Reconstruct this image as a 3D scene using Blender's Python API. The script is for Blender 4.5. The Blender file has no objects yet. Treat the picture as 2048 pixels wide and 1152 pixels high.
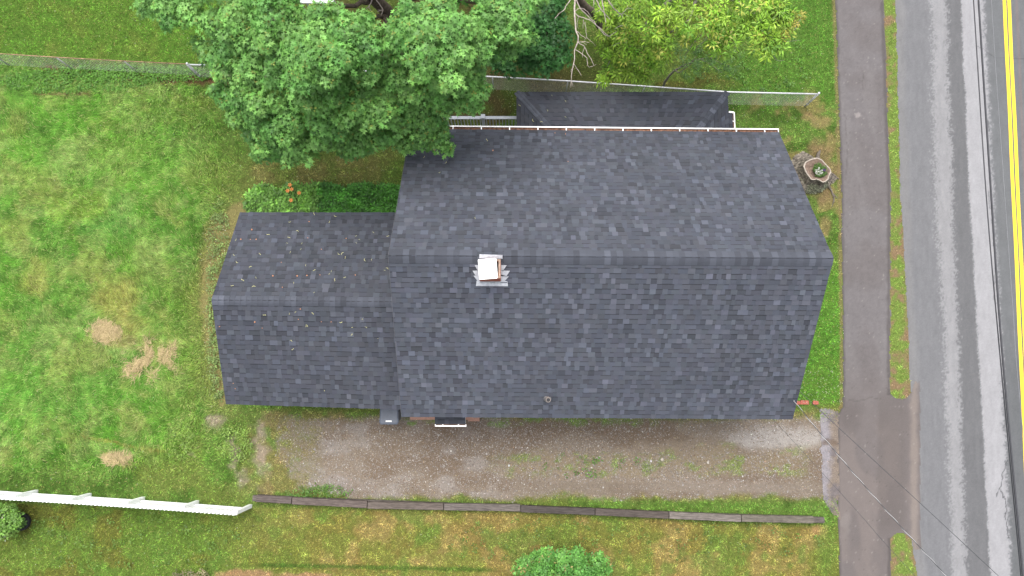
import bpy, math, random
import numpy as np
rng = np.random.default_rng(7)
random.seed(7)
R = math.radians
sc = bpy.context.scene
COL = sc.collection

# ------------------------------------------------------------------ camera, sky, sun
F_PX, TILT, CAM_H = 1450.0, R(7.8), 22.4
cam_d = bpy.data.cameras.new("camera"); cam_d.lens = F_PX / 2048 * 36; cam_d.sensor_width = 36
cam_d.clip_end = 3000
cam = bpy.data.objects.new("camera", cam_d); COL.objects.link(cam)
cam.location = (0, 0, CAM_H); cam.rotation_euler = (TILT, 0, 0)
sc.camera = cam

SUN_EL, SUN_ROT = R(72), R(350)
w = bpy.data.worlds.new("World"); sc.world = w; w.use_nodes = True
nt = w.node_tree; nt.nodes.clear()
sky = nt.nodes.new("ShaderNodeTexSky"); sky.sky_type = 'NISHITA'; sky.sun_disc = False
sky.sun_elevation = SUN_EL; sky.sun_rotation = SUN_ROT
sky.dust_density = 4.0
hs = nt.nodes.new("ShaderNodeHueSaturation"); hs.inputs['Saturation'].default_value = 0.30
bg = nt.nodes.new("ShaderNodeBackground"); bg.inputs['Strength'].default_value = 0.15
wo = nt.nodes.new("ShaderNodeOutputWorld")
nt.links.new(sky.outputs[0], hs.inputs['Color']); nt.links.new(hs.outputs[0], bg.inputs[0]); nt.links.new(bg.outputs[0], wo.inputs[0])
sl = bpy.data.lights.new("sun", 'SUN'); sl.energy = 1.45; sl.angle = R(50); sl.color = (1, .97, .92)
so = bpy.data.objects.new("sun", sl); COL.objects.link(so)
# Nishita: rotation 0 = +Y, clockwise seen from above
sd = (math.sin(SUN_ROT) * math.cos(SUN_EL), math.cos(SUN_ROT) * math.cos(SUN_EL), math.sin(SUN_EL))
from mathutils import Vector, Matrix
so.rotation_euler = Vector(sd).to_track_quat('Z', 'Y').to_euler()
sc.view_settings.view_transform = 'Standard'; sc.view_settings.look = 'None'
sc.view_settings.exposure = 1.3; sc.view_settings.gamma = 1.0
sc.view_settings.use_curve_mapping = False

# ------------------------------------------------------------------ projection helpers (photo pixel + height -> place)
CT, ST = math.cos(TILT), math.sin(TILT)
def P(x, y, z=0.0):
    x = np.asarray(x, float); y = np.asarray(y, float); z = np.asarray(z, float)
    u = x - 1024; v = 576 - y
    lam = (CAM_H - z) / (F_PX * CT - v * ST)
    return np.stack(np.broadcast_arrays(lam * u, lam * (v * CT + F_PX * ST), z), -1)
def Pv(x, y, z=0.0): return Vector(P(x, y, z).tolist())
def PX(X, Y, z=0.0):
    zz = z - CAM_H
    yc = Y * CT + zz * ST; zc = -Y * ST + zz * CT
    return 1024 + F_PX * X / (-zc), 576 - F_PX * yc / (-zc)

def lin(rgb, k=0.5):
    a = np.asarray(rgb, float) / 255.0
    return np.where(a <= .04045, a / 12.92, ((a + .055) / 1.055) ** 2.4) * k

# ------------------------------------------------------------------ noise
_LAT = rng.random((64, 256, 256))
def vnoise(x, y, s, seed=0):
    L = _LAT[seed % 64]
    x = np.asarray(x) / s + 1000.3; y = np.asarray(y) / s + 1000.7
    xi = np.floor(x).astype(int); yi = np.floor(y).astype(int)
    fx = x - xi; fy = y - yi
    fx = fx * fx * (3 - 2 * fx); fy = fy * fy * (3 - 2 * fy)
    a = L[xi & 255, yi & 255]; b = L[(xi + 1) & 255, yi & 255]
    c = L[xi & 255, (yi + 1) & 255]; d = L[(xi + 1) & 255, (yi + 1) & 255]
    return (a * (1 - fx) + b * fx) * (1 - fy) + (c * (1 - fx) + d * fx) * fy
def fbm(x, y, s, seed=0, o=4):
    t = 0; amp = 1; n = 0
    for i in range(o):
        t = t + amp * vnoise(x, y, s / 2 ** i, seed + i * 7); n += amp; amp *= .55
    return t / n
def sst(a, b, x):
    t = np.clip((x - a) / (b - a), 0, 1); return t * t * (3 - 2 * t)

# ------------------------------------------------------------------ materials
def attr_mat(name, rough=.8, spec=.3, noise=0.0, nscale=60, bump=0.0, bscale=120, transl=0.0, noise2=0.0, n2scale=8):
    m = bpy.data.materials.new(name); m.use_nodes = True
    n = m.node_tree.nodes; l = m.node_tree.links
    b = n['Principled BSDF']; b.inputs['Roughness'].default_value = rough
    b.inputs['Specular IOR Level'].default_value = spec
    at = n.new('ShaderNodeAttribute'); at.attribute_name = 'Col'
    src = at.outputs['Color']
    tc = n.new('ShaderNodeTexCoord')
    for amt, scl in ((noise, nscale), (noise2, n2scale)):
        if amt:
            nz = n.new('ShaderNodeTexNoise'); nz.inputs['Scale'].default_value = scl; nz.inputs['Detail'].default_value = 5
            nz.inputs['Roughness'].default_value = .7
            l.new(tc.outputs['Object'], nz.inputs['Vector'])
            mr = n.new('ShaderNodeMapRange'); mr.inputs[1].default_value = .3; mr.inputs[2].default_value = .7
            mr.inputs[3].default_value = 1 - amt; mr.inputs[4].default_value = 1 + amt
            l.new(nz.outputs['Fac'], mr.inputs[0])
            vm = n.new('ShaderNodeVectorMath'); vm.operation = 'MULTIPLY'
            l.new(src, vm.inputs[0]); l.new(mr.outputs[0], vm.inputs[1]); src = vm.outputs[0]
    l.new(src, b.inputs['Base Color'])
    if bump:
        nb = n.new('ShaderNodeTexNoise'); nb.inputs['Scale'].default_value = bscale; nb.inputs['Detail'].default_value = 4
        l.new(tc.outputs['Object'], nb.inputs['Vector'])
        bp = n.new('ShaderNodeBump'); bp.inputs['Strength'].default_value = bump; bp.inputs['Distance'].default_value = .01
        l.new(nb.outputs['Fac'], bp.inputs['Height']); l.new(bp.outputs[0], b.inputs['Normal'])
    if transl:
        tr = n.new('ShaderNodeBsdfTranslucent'); l.new(src, tr.inputs['Color'])
        mx = n.new('ShaderNodeMixShader'); mx.inputs[0].default_value = transl
        l.new(b.outputs[0], mx.inputs[1]); l.new(tr.outputs[0], mx.inputs[2])
        l.new(mx.outputs[0], n['Material Output'].inputs['Surface'])
    return m
def flat_mat(name, col, rough=.6, spec=.4, metal=0, noise=.12, nscale=14, bump=0.0, bscale=80):
    m = bpy.data.materials.new(name); m.use_nodes = True
    n = m.node_tree.nodes; l = m.node_tree.links
    b = n['Principled BSDF']; b.inputs['Roughness'].default_value = rough
    b.inputs['Specular IOR Level'].default_value = spec; b.inputs['Metallic'].default_value = metal
    tc = n.new('ShaderNodeTexCoord')
    nz = n.new('ShaderNodeTexNoise'); nz.inputs['Scale'].default_value = nscale; nz.inputs['Detail'].default_value = 5
    l.new(tc.outputs['Object'], nz.inputs['Vector'])
    cr = n.new('ShaderNodeMapRange'); cr.inputs[1].default_value = .3; cr.inputs[2].default_value = .7
    cr.inputs[3].default_value = 1 - noise; cr.inputs[4].default_value = 1 + noise
    l.new(nz.outputs['Fac'], cr.inputs[0])
    vm = n.new('ShaderNodeVectorMath'); vm.operation = 'MULTIPLY'; vm.inputs[0].default_value = tuple(col)
    l.new(cr.outputs[0], vm.inputs[1]); l.new(vm.outputs[0], b.inputs['Base Color'])
    if bump:
        nb = n.new('ShaderNodeTexNoise'); nb.inputs['Scale'].default_value = bscale
        l.new(tc.outputs['Object'], nb.inputs['Vector'])
        bp = n.new('ShaderNodeBump'); bp.inputs['Strength'].default_value = bump; bp.inputs['Distance'].default_value = .01
        l.new(nb.outputs['Fac'], bp.inputs['Height']); l.new(bp.outputs[0], b.inputs['Normal'])
    return m
M_ground = attr_mat('ground_soil_and_turf', .95, .1, .38, 22, .6, 60)
M_gravel = attr_mat('gravel', .95, .15, .30, 38, .8, 55, noise2=.15, n2scale=9)
M_asph = attr_mat('asphalt', .92, .25, .13, 70, .5, 90, noise2=.05, n2scale=2.0)
M_grass = attr_mat('grass_blades', .75, .15, transl=.25)
M_leaf = attr_mat('tree_leaves', .55, .35, transl=.22)
M_shingle = attr_mat('asphalt_shingles', .9, .35, .10, 160, .5, 260, noise2=.07, n2scale=1.3)
M_stone = attr_mat('pebbles', .85, .3, .1, 60)
M_bark = flat_mat('bark', (.10, .085, .07), .95, .2, noise=.45, nscale=18, bump=.8, bscale=30)
M_barkdark = flat_mat('dark_bark', (.10, .078, .06), .95, .2, noise=.4, nscale=14, bump=.8, bscale=25)
M_deadwood = flat_mat('bare_dead_wood', (.33, .28, .25), .8, .2, noise=.3, nscale=22, bump=.3)
M_twig = flat_mat('grey_twigs', (.20, .18, .15), .9, .2, noise=.3, nscale=22)
M_white = flat_mat('white_vinyl', (.88, .88, .88), .45, .4, noise=.03, nscale=5)
M_trim = flat_mat('white_painted_metal', (.74, .73, .72), .45, .5, noise=.08, nscale=9)
M_galv = flat_mat('galvanised_steel', (.55, .55, .57), .45, .5, .3, noise=.12, nscale=20)
M_galvdim = flat_mat('weathered_chain_wire', (.36, .35, .35), .6, .4, .2, noise=.2, nscale=20)
M_rust = flat_mat('rusty_pipe', (.26, .15, .11), .9, .2, noise=.5, nscale=9)
M_siding = flat_mat('pale_siding', (.50, .49, .46), .7, .3, noise=.05, nscale=3)
M_glass = flat_mat('window_glass', (.03, .035, .04), .08, .6, noise=.05)
M_door = flat_mat('painted_door', (.16, .05, .04), .5, .4, noise=.05)
M_brick = flat_mat('red_brick', (.27, .085, .06), .9, .2, noise=.3, nscale=12, bump=.4)
M_mortar = flat_mat('flue_mortar', (.24, .17, .13), .9, .2, noise=.3, nscale=18)
M_flue_dark = flat_mat('dark_flue', (.045, .04, .036), .95, .1, noise=.3)
M_flash = flat_mat('lead_flashing', (.37, .38, .41), .6, .4, .1, noise=.22, nscale=18)
M_deck = flat_mat('painted_deck_boards', (.17, .18, .20), .7, .3, noise=.12, nscale=10)
M_rail2 = flat_mat('dull_grey_drip_metal', (.10, .10, .11), .6, .3)
M_rail = flat_mat('grey_painted_railing', (.33, .35, .39), .6, .35, noise=.08, nscale=10)
M_bin = flat_mat('charcoal_plastic', (.070, .082, .108), .5, .45, noise=.10, nscale=12, bump=.25, bscale=60)
M_label = flat_mat('white_sticker', (.7, .7, .7), .5, .3, noise=.12, nscale=60)
M_black = flat_mat('black_rubber', (.018, .018, .02), .8, .3, noise=.25, nscale=30)
M_cable = flat_mat('black_cable', (.03, .03, .035), .6, .35, noise=.1)
M_cablelight = flat_mat('bare_aluminium_strand', (.34, .34, .34), .6, .4, .2, noise=.1)
M_cablegrey = flat_mat('grey_cable', (.16, .16, .17), .6, .3)
M_yellow = flat_mat('yellow_road_paint', (.62, .43, .035), .8, .2, noise=.10, nscale=30, bump=.3, bscale=100)
M_petal_o = flat_mat('orange_petals', (.62, .24, .07), .6, .2, noise=.1)
M_timber = None
def timber_mat(name, col):
    m = bpy.data.materials.new(name); m.use_nodes = True
    n = m.node_tree.nodes; l = m.node_tree.links; b = n['Principled BSDF']
    b.inputs['Roughness'].default_value = .92; b.inputs['Specular IOR Level'].default_value = .15
    tc = n.new('ShaderNodeTexCoord'); mp = n.new('ShaderNodeMapping'); mp.inputs['Scale'].default_value = (.9, 14, 14)
    nz = n.new('ShaderNodeTexNoise'); nz.inputs['Scale'].default_value = 4; nz.inputs['Detail'].default_value = 8; nz.inputs['Roughness'].default_value = .7
    l.new(tc.outputs['Object'], mp.inputs[0]); l.new(mp.outputs[0], nz.inputs['Vector'])
    cr = n.new('ShaderNodeValToRGB'); c = np.array(col)
    cr.color_ramp.elements[0].position = .32; cr.color_ramp.elements[0].color = (*(c * .22), 1)
    cr.color_ramp.elements[1].position = .68; cr.color_ramp.elements[1].color = (*(c * 1.25), 1)
    l.new(nz.outputs['Fac'], cr.inputs[0]); l.new(cr.outputs[0], b.inputs['Base Color'])
    bp = n.new('ShaderNodeBump'); bp.inputs['Strength'].default_value = .6; bp.inputs['Distance'].default_value = .02
    l.new(nz.outputs['Fac'], bp.inputs['Height']); l.new(bp.outputs[0], b.inputs['Normal'])
    return m

# ------------------------------------------------------------------ object helpers
def link(name, me, mat=None, parent=None, loc=None):
    o = bpy.data.objects.new(name, me); COL.objects.link(o)
    if mat is not None: me.materials.append(mat)
    if parent is not None:
        o.parent = parent
        if parent.type == 'EMPTY': o.matrix_parent_inverse = Matrix.Translation(-Vector(parent.location))
    if loc is not None: o.location = loc
    return o
def tag(o, label=None, cat=None, group=None, kind=None):
    if label: o['label'] = label
    if cat: o['category'] = cat
    if group: o['group'] = group
    if kind: o['kind'] = kind
    return o
def empty(name, loc=(0, 0, 0), **k):
    o = bpy.data.objects.new(name, None); COL.objects.link(o); o.location = loc; o.empty_display_size = .2
    return tag(o, **k)
def np_mesh(name, V, Fc, col=None, smooth=False):
    """V (n,3); Fc (m,k) all same size; col per vertex (n,3)"""
    me = bpy.data.meshes.new(name)
    V = np.ascontiguousarray(V, dtype=np.float32); Fc = np.ascontiguousarray(Fc, dtype=np.int32)
    k = Fc.shape[1]
    me.vertices.add(len(V)); me.vertices.foreach_set('co', V.ravel())
    me.loops.add(Fc.size); me.loops.foreach_set('vertex_index', Fc.ravel())
    me.polygons.add(len(Fc)); me.polygons.foreach_set('loop_start', np.arange(0, Fc.size, k, dtype=np.int32))
    if smooth: me.polygons.foreach_set('use_smooth', np.ones(len(Fc), bool))
    me.update(calc_edges=True)
    if col is not None:
        a = me.color_attributes.new('Col', 'FLOAT_COLOR', 'POINT')
        c4 = np.ones((len(V), 4), np.float32); c4[:, :3] = np.clip(col, 0, 1); a.data.foreach_set('color', c4.ravel())
    return me

class MB:
    """collects quads/tris in plain lists -> one mesh"""
    def __init__(s): s.v = []; s.f = []; s.c = []
    def quad(s, a, b, c, d, col=None):
        i = len(s.v); s.v += [tuple(a), tuple(b), tuple(c), tuple(d)]; s.f.append((i, i + 1, i + 2, i + 3))
        if col is not None: s.c += [tuple(col)] * 4
    def poly(s, pts, col=None):
        i = len(s.v); s.v += [tuple(p) for p in pts]; s.f.append(tuple(range(i, i + len(pts))))
        if col is not None: s.c += [tuple(col)] * len(pts)
    def prism(s, pts, h, col=None):
        """pts: list of 3-D points (ccw from above), extruded by vector h"""
        i = len(s.v); n = len(pts); h = Vector(h)
        s.v += [tuple(Vector(p)) for p in pts] + [tuple(Vector(p) + h) for p in pts]
        s.f.append(tuple(reversed(range(i, i + n)))); s.f.append(tuple(range(i + n, i + 2 * n)))
        for k in range(n):
            k2 = (k + 1) % n; s.f.append((i + k, i + k2, i + n + k2, i + n + k))
        if col is not None: s.c += [tuple(col)] * (2 * n)
    def box(s, x0, x1, y0, y1, z0, z1, col=None):
        s.prism([(x0, y0, z0), (x1, y0, z0), (x1, y1, z0), (x0, y1, z0)], (0, 0, z1 - z0), col)
    def bar(s, a, b, w, h, up=(0, 0, 1)):
        a = Vector(a); b = Vector(b); d = (b - a).normalized(); u = Vector(up)
        sd_ = d.cross(u)
        if sd_.length < 1e-4: sd_ = d.cross(Vector((1, 0, 0)))
        sd_.normalize(); u = sd_.cross(d).normalized()
        p = [a - sd_ * w / 2 - u * h / 2, a + sd_ * w / 2 - u * h / 2, a + sd_ * w / 2 + u * h / 2, a - sd_ * w / 2 + u * h / 2]
        s.prism(p, b - a)
    def tube(s, pts, rad, n=8, cap=True):
        pts = [Vector(p) for p in pts]
        if not hasattr(rad, '__len__'): rad = [rad] * len(pts)
        i0 = len(s.v); ref = None
        for k, p in enumerate(pts):
            d = (pts[min(k + 1, len(pts) - 1)] - pts[max(k - 1, 0)]).normalized()
            if ref is None:
                ref = d.cross(Vector((0, 0, 1)))
                if ref.length < .05: ref = d.cross(Vector((1, 0, 0)))
            ref = (ref - d * ref.dot(d)).normalized(); o = d.cross(ref)
            for j in range(n):
                a = 2 * math.pi * j / n
                s.v.append(tuple(p + (ref * math.cos(a) + o * math.sin(a)) * rad[k]))
        for k in range(len(pts) - 1):
            for j in range(n):
                a = i0 + k * n + j; b = i0 + k * n + (j + 1) % n
                s.f.append((a, b, b + n, a + n))
        if cap:
            s.f.append(tuple(reversed(range(i0, i0 + n)))); e = i0 + (len(pts) - 1) * n; s.f.append(tuple(range(e, e + n)))
    def build(s, name, mat, parent=None, smooth=False, bevel=0):
        me = bpy.data.meshes.new(name); me.from_pydata(s.v, [], s.f)
        if s.c and len(s.c) == len(s.v):
            a = me.color_attributes.new('Col', 'FLOAT_COLOR', 'POINT')
            c4 = np.ones((len(s.v), 4), np.float32); c4[:, :3] = s.c; a.data.foreach_set('color', c4.ravel())
        if smooth: me.polygons.foreach_set('use_smooth', [True] * len(me.polygons))
        me.update()
        import bmesh
        bm = bmesh.new(); bm.from_mesh(me); bmesh.ops.recalc_face_normals(bm, faces=bm.faces); bm.to_mesh(me); bm.free()
        o = link(name, me, mat, parent)
        if bevel:
            b = o.modifiers.new('bevel', 'BEVEL'); b.width = bevel; b.segments = 2; b.limit_method = 'ANGLE'
        return o
def inpoly(x, y, poly):
    x = np.asarray(x); y = np.asarray(y); r = np.zeros(np.shape(x), bool); n = len(poly); j = n - 1
    for i in range(n):
        xi, yi = poly[i]; xj, yj = poly[j]
        if yi != yj:
            c = ((yi > y) != (yj > y)) & (x < (xj - xi) * (y - yi) / (yj - yi) + xi); r ^= c
        j = i
    return r
def segdist(x, y, pts):
    d = np.full(np.shape(x), 1e9)
    for (ax, ay), (bx, by) in zip(pts[:-1], pts[1:]):
        vx, vy = bx - ax, by - ay; t = np.clip(((x - ax) * vx + (y - ay) * vy) / (vx * vx + vy * vy + 1e-9), 0, 1)
        d = np.minimum(d, np.hypot(x - ax - t * vx, y - ay - t * vy))
    return d
def ipl(y, ys, xs): return np.interp(y, ys, xs)

# ------------------------------------------------------------------ the ground plan, in photo pixels on the ground plane
def sw_left(y): return np.interp(y, [-600, 0, 384, 700, 812, 830, 1040, 1152, 1700], [1655, 1671, 1683, 1686, 1686, 1675, 1676, 1678, 1686])
def sw_right(y): return np.interp(y, [-600, 0, 384, 700, 1152, 1700], [1748, 1764, 1778, 1777, 1779, 1785])
def road_left(y): return np.interp(y, [-600, 0, 384, 700, 800, 1070, 1152, 1700], [1783, 1795, 1805, 1822, 1826, 1826, 1838, 1850])
def drive_mask(x, y):
    """1 = bare gravel of the drive"""
    n = fbm(x, y, 60, 3) - .5; n2 = fbm(x, y, 14, 9) - .5
    xe = sst(550, 650, x + n * 230 + n2 * 110)
    top = sst(826, 848, y + n * 18 + n2 * 8)
    yb = np.interp(x, [540, 735, 1040, 1200, 1480, 1650], [985, 1002, 1004, 1000, 1004, 1006]) - 6
    bot = 1 - sst(yb - 12, yb + 4, y + n * 30 + n2 * 14)
    right = (x < sw_left(y) + 2)
    return xe * top * bot * right
def blob(x, y, cx, cy, rx, ry, seed, soft=.5, rag=.5, ns=30):
    d = np.hypot((x - cx) / rx, (y - cy) / ry) + (fbm(x, y, ns, seed) - .5) * rag * 2
    return 1 - sst(1 - soft, 1 + soft * .4, d)

def mix(c, col, m):
    return c * (1 - m[..., None]) + np.asarray(col) * m[..., None]
S = lambda r, g, b: lin((r, g, b), 1.0)   # display colour -> linear, scaled later
def ground_seen(x, y):
    """colour the photo shows for each spot (linear), cover of blades 0..1, long-grass 0..1"""
    n1 = fbm(x, y, 130, 1); n2 = fbm(x, y, 42, 2); n3 = fbm(x, y, 13, 4); n4 = fbm(x, y, 220, 6)
    c = np.zeros(np.shape(x) + (3,)) + S(104, 142, 58)
    c = mix(c, S(82, 120, 44), sst(.42, .62, n2))
    c = mix(c, S(126, 158, 76), sst(.50, .66, n3) * .55)
    c = mix(c, S(128, 140, 66), sst(.50, .64, n1) * .55)
    cover = np.ones(np.shape(x)); longg = np.zeros(np.shape(x))
    # mown yard top left
    tl = (y < 107 + x * .056).astype(float) * (x < 900)
    c = mix(c, S(92, 138, 44), tl * .8); c = mix(c, S(122, 142, 60), tl * sst(.5, .72, n2) * .5)
    # rough long grass, left
    lg = sst(118, 145, y - x * .056) * (1 - sst(880, 950, y - x * .05 + (n1 - .5) * 80)) * (1 - sst(330, 455, x + (n1 - .5) * 130))
    longg = np.maximum(longg, lg)
    c = mix(c, S(104, 152, 66), lg * .5)
    c = mix(c, S(92, 142, 48), lg * sst(.46, .68, fbm(x, y, 60, 12)) * .6)
    c = mix(c, S(152, 170, 102), lg * sst(.52, .66, fbm(x + y * .6, y, 40, 14)) * .45)
    c = mix(c, S(160, 158, 96), lg * sst(.54, .7, fbm(x + y * .3, y - .5 * x, 60, 16)) * .4)
    for (cx, cy, rx, ry, col, a, sd_) in (
        (30, 470, 50, 50, (168, 168, 100), .6, 20), (75, 560, 40, 40, (178, 168, 100), .7, 21), (150, 410, 70, 45, (146, 160, 70), .5, 22),
        (60, 300, 60, 60, (110, 160, 60), .6, 24), (300, 330, 110, 70, (110, 158, 60), .5, 25), (150, 220, 120, 50, (96, 155, 48), .7, 26),
        (240, 600, 55, 48, (168, 158, 92), .85, 23), (300, 530, 45, 60, (150, 168, 98), .8, 27), (260, 650, 40, 24, (160, 150, 90), .6, 28),
        (40, 800, 120, 60, (98, 158, 62), .7, 29), (150, 800, 100, 60, (104, 150, 66), .5, 30),
        (230, 460, 60, 50, (110, 160, 80), .6, 31), (440, 350, 80, 50, (140, 150, 78), .6, 32)):
        c = mix(c, S(*col), blob(x, y, cx, cy, rx, ry, sd_, .8, .9) * a * .7)
    # dry straw
    st = blob(x, y, 214, 664, 26, 17, 33, .4, .5, 12)
    st2 = blob(x, y, 305, 722, 56, 40, 34, .4, .5, 18) * sst(.42, .55, fbm(x + y * .4, (y - x) * .6, 14, 35, 4))
    st3 = segdist(x, y, [(213, 911), (236, 918), (258, 927)]) ; st3 = 1 - sst(4, 10, st3 + (n3 - .5) * 14)
    c = mix(c, S(150, 140, 92), blob(x, y, 250, 680, 34, 14, 36, .5) * .7)
    for s_ in (st, st2, st3): c = mix(c, S(206, 182, 132), s_ * .55)
    # bare soil along the wing wall and the old fence
    d = segdist(x, y, [(482, 425), (452, 480), (436, 540), (422, 600), (424, 680), (446, 810)])
    wdt = np.interp(y, [400, 440, 540, 620, 820], [20, 44, 34, 20, 8])
    m = 1 - sst(wdt * .6, wdt * 1.25, d + (n3 - .5) * 18); c = mix(c, S(158, 126, 98), m * .9); cover = cover * (1 - m * .8)
    m = (1 - sst(22, 60, d + (n2 - .5) * 40)) * .5; c = mix(c, S(148, 158, 88), m)
    d = np.abs(y - (137 + x * .054)); m = (1 - sst(5, 13, d + (n3 - .5) * 22)) * sst(60, 110, x) * (1 - sst(430, 520, x)) * sst(.35, .55, n2 + .08)
    c = mix(c, S(128, 92, 70), m * .9); cover = cover * (1 - m * .8)
    d = np.abs(y - (186 + (x - 60) * .03)); m = (1 - sst(1.5, 5, d + (n3 - .5) * 6)) * sst(60, 90, x) * (1 - sst(170, 200, x)); c = mix(c, S(110, 88, 66), m * .8)
    # beneath and in front of the maple
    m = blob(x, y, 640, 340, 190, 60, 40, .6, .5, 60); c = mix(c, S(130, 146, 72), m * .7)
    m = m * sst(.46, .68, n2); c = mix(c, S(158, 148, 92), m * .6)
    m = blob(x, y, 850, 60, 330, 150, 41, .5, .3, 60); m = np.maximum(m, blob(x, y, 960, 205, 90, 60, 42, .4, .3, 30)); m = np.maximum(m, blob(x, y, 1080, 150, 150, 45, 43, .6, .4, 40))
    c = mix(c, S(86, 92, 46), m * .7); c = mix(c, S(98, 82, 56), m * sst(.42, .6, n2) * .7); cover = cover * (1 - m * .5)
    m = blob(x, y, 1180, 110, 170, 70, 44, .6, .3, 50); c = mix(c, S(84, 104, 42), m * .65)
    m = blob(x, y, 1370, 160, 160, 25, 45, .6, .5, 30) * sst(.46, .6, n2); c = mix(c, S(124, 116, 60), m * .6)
    # flower bed soil
    m = inpoly(x, y + (n3 - .5) * 12, [(492, 430), (500, 396), (520, 378), (800, 374), (820, 440), (480, 440)]).astype(float)
    c = mix(c, S(78, 124, 40), m * .8)
    # right yard
    ry = sst(1440, 1500, x) * (1 - sst(200, 230, y)); c = mix(c, S(92, 142, 50), ry * .65)
    m = sst(1480, 1520, x) * sst(165, 205, y) * (1 - sst(470, 520, y)) * (x < 1700)
    c = mix(c, S(158, 140, 92), m * sst(.50, .66, fbm(x, y, 34, 46)) * .7); cover = cover * (1 - m * sst(.52, .62, fbm(x, y, 34, 46)) * .5)
    m = blob(x, y, 1640, 350, 44, 70, 47, .5, .6, 24) * .8; c = mix(c, S(146, 122, 90), m); cover = cover * (1 - m * .6)
    for cx, cy, rx_, ry_ in ((1640, 245, 26, 16), (1660, 285, 14, 30), (1618, 236, 20, 10), (1650, 450, 14, 24)):
        m = blob(x, y, cx, cy, rx_, ry_, 48, .5, .6, 18); c = mix(c, S(172, 146, 104), m * .65); cover = cover * (1 - m * .4)
    m = (x > 1590) * sst(500, 560, y) * (1 - sst(800, 815, y)) * (x < 1700); c = mix(c, S(96, 156, 52), m * .7)
    m = 1 - sst(1, 6, np.abs(x - (sw_left(y) - 3)) + (n3 - .5) * 9); m = m * (y < 820); c = mix(c, S(156, 132, 98), m * .7); cover = cover * (1 - m * .6)
    # verge strip between path and road
    vg = ((x > sw_right(y) - 6) & (x < road_left(y) + 12)).astype(float)
    gm = sst(.44, .58, fbm(x, y, 16, 50) + .10 - .3 * np.clip(np.abs(x - np.interp(y, [0, 200, 800, 1070, 1152], [1784, 1790, 1797, 1800, 1806])) / 20 - .3, 0, 1))
    c = np.where(vg[..., None] > 0, mix(mix(c * 0 + S(152, 128, 98), S(138, 140, 84), sst(.42, .6, n3)), S(128, 160, 70), gm * .85), c); cover = np.where(vg > 0, .12 + .4 * gm, cover)
    # south lawn: olive and brown, patchy
    sl_ = sst(0, 12, y - np.interp(x, [0, 500, 740, 1040, 1480, 1650], [1000, 1008, 1014, 1020, 1042, 1046])) * (x < 1700)
    c = mix(c, S(114, 144, 56), sl_ * .7)
    br = sst(380, 760, x) * (1 - sst(1610, 1670, x) * .6)
    c = mix(c, S(144, 142, 70), sl_ * br * .75)
    c = mix(c, S(176, 154, 96), sl_ * br * sst(.47, .66, fbm(x, y, 62, 52)) * .75)
    c = mix(c, S(146, 126, 68), sl_ * br * sst(.5, .66, fbm(x, y, 40, 53)) * .5)
    c = mix(c, S(108, 144, 60), sl_ * sst(.56, .68, fbm(x, y, 48, 54)) * .6)
    c = mix(c, S(126, 118, 54), sl_ * (1 - br) * sst(.5, .64, fbm(x, y, 60, 55)) * .6)
    m = blob(x, y, 500, 1150, 70, 12, 56, .4, .5, 20) + blob(x, y, 620, 1152, 60, 7, 57, .4, .5, 20); m = np.clip(m, 0, 1); c = mix(c, S(180, 144, 106), m * .9); cover = cover * (1 - m * .5)
    m = (1 - sst(2, 6, np.abs(y - np.interp(x, [440, 520, 720, 1000], [1128, 1130, 1134, 1140])) + (n3 - .5) * 5)) * sst(500, 540, x) * (1 - sst(960, 1010, x)); c = mix(c, S(72, 112, 38), m * .8)
    m = blob(x, y, 1640, 1062, 18, 12, 58, .5, .4, 12); c = mix(c, S(196, 156, 108), m * .8)
    m = blob(x, y, 1655, 1090, 26, 70, 59, .5, .4, 30); c = mix(c, S(112, 146, 62), m * .6)
    # worn ground between back yard and drive
    wn = sst(450, 560, x + (n1 - .5) * 90) * sst(812, 830, y) * (1 - sst(985, 1010, y)) * (1 - sst(1660, 1690, x))
    c = mix(c, S(148, 140, 86), wn * .75); c = mix(c, S(112, 152, 66), wn * sst(.5, .62, fbm(x, y, 30, 61)) * .75)
    c = mix(c, S(166, 146, 104), wn * sst(.50, .7, fbm(x, y, 36, 62)) * .6)
    for cx, cy, rx_, ry_ in ((430, 838, 16, 18), (468, 905, 14, 26), (482, 958, 14, 22), (525, 900, 20, 50), (382, 908, 8, 6)):
        m = blob(x, y, cx, cy, rx_, ry_, 63, .9, 1.3, 16); c = mix(c, S(180, 160, 146), m * .75); cover = cover * (1 - m * .7)
    for cx, cy, rx_, ry_ in ((365, 880, 32, 34), (470, 885, 36, 34)):
        m = blob(x, y, cx, cy, rx_, ry_, 64, .6, .8, 26) * sst(.46, .58, fbm(x, y * .5, 14, 65)); c = mix(c, S(150, 188, 84), m * .7)
    m = segdist(x, y, [(170, 876), (250, 888), (330, 898)]); c = mix(c, S(150, 134, 74), (1 - sst(1, 4, m)) * .6)
    # drive
    dm = drive_mask(x, y)
    g = np.zeros(np.shape(x) + (3,)) + S(154, 139, 122)
    g = mix(g, S(132, 114, 96), sst(.45, .62, fbm(x * .5, y, 60, 70)) * .8)
    g = mix(g, S(176, 168, 162), sst(.46, .68, fbm(x * .6, y, 34, 71)) * sst(560, 640, x) * (1 - sst(960, 1040, x)) * .6)
    g = mix(g, S(192, 186, 180), blob(x, y, 1560, 875, 110, 26, 72, .6, .5, 30) * .8)
    g = mix(g, S(186, 172, 160), blob(x, y, 1480, 975, 200, 14, 73, .6, .5, 30) * .6)
    g = mix(g, S(110, 92, 78), (1 - sst(10, 40, np.abs(y - 862) + (n2 - .5) * 30)) * sst(720, 800, x) * (1 - sst(1180, 1350, x)) * .3)
    g = mix(g, S(142, 130, 116), (1 - sst(8, 16, np.abs(y - 976) + (n2 - .5) * 10)) * sst(1000, 1080, x) * .6)
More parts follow.
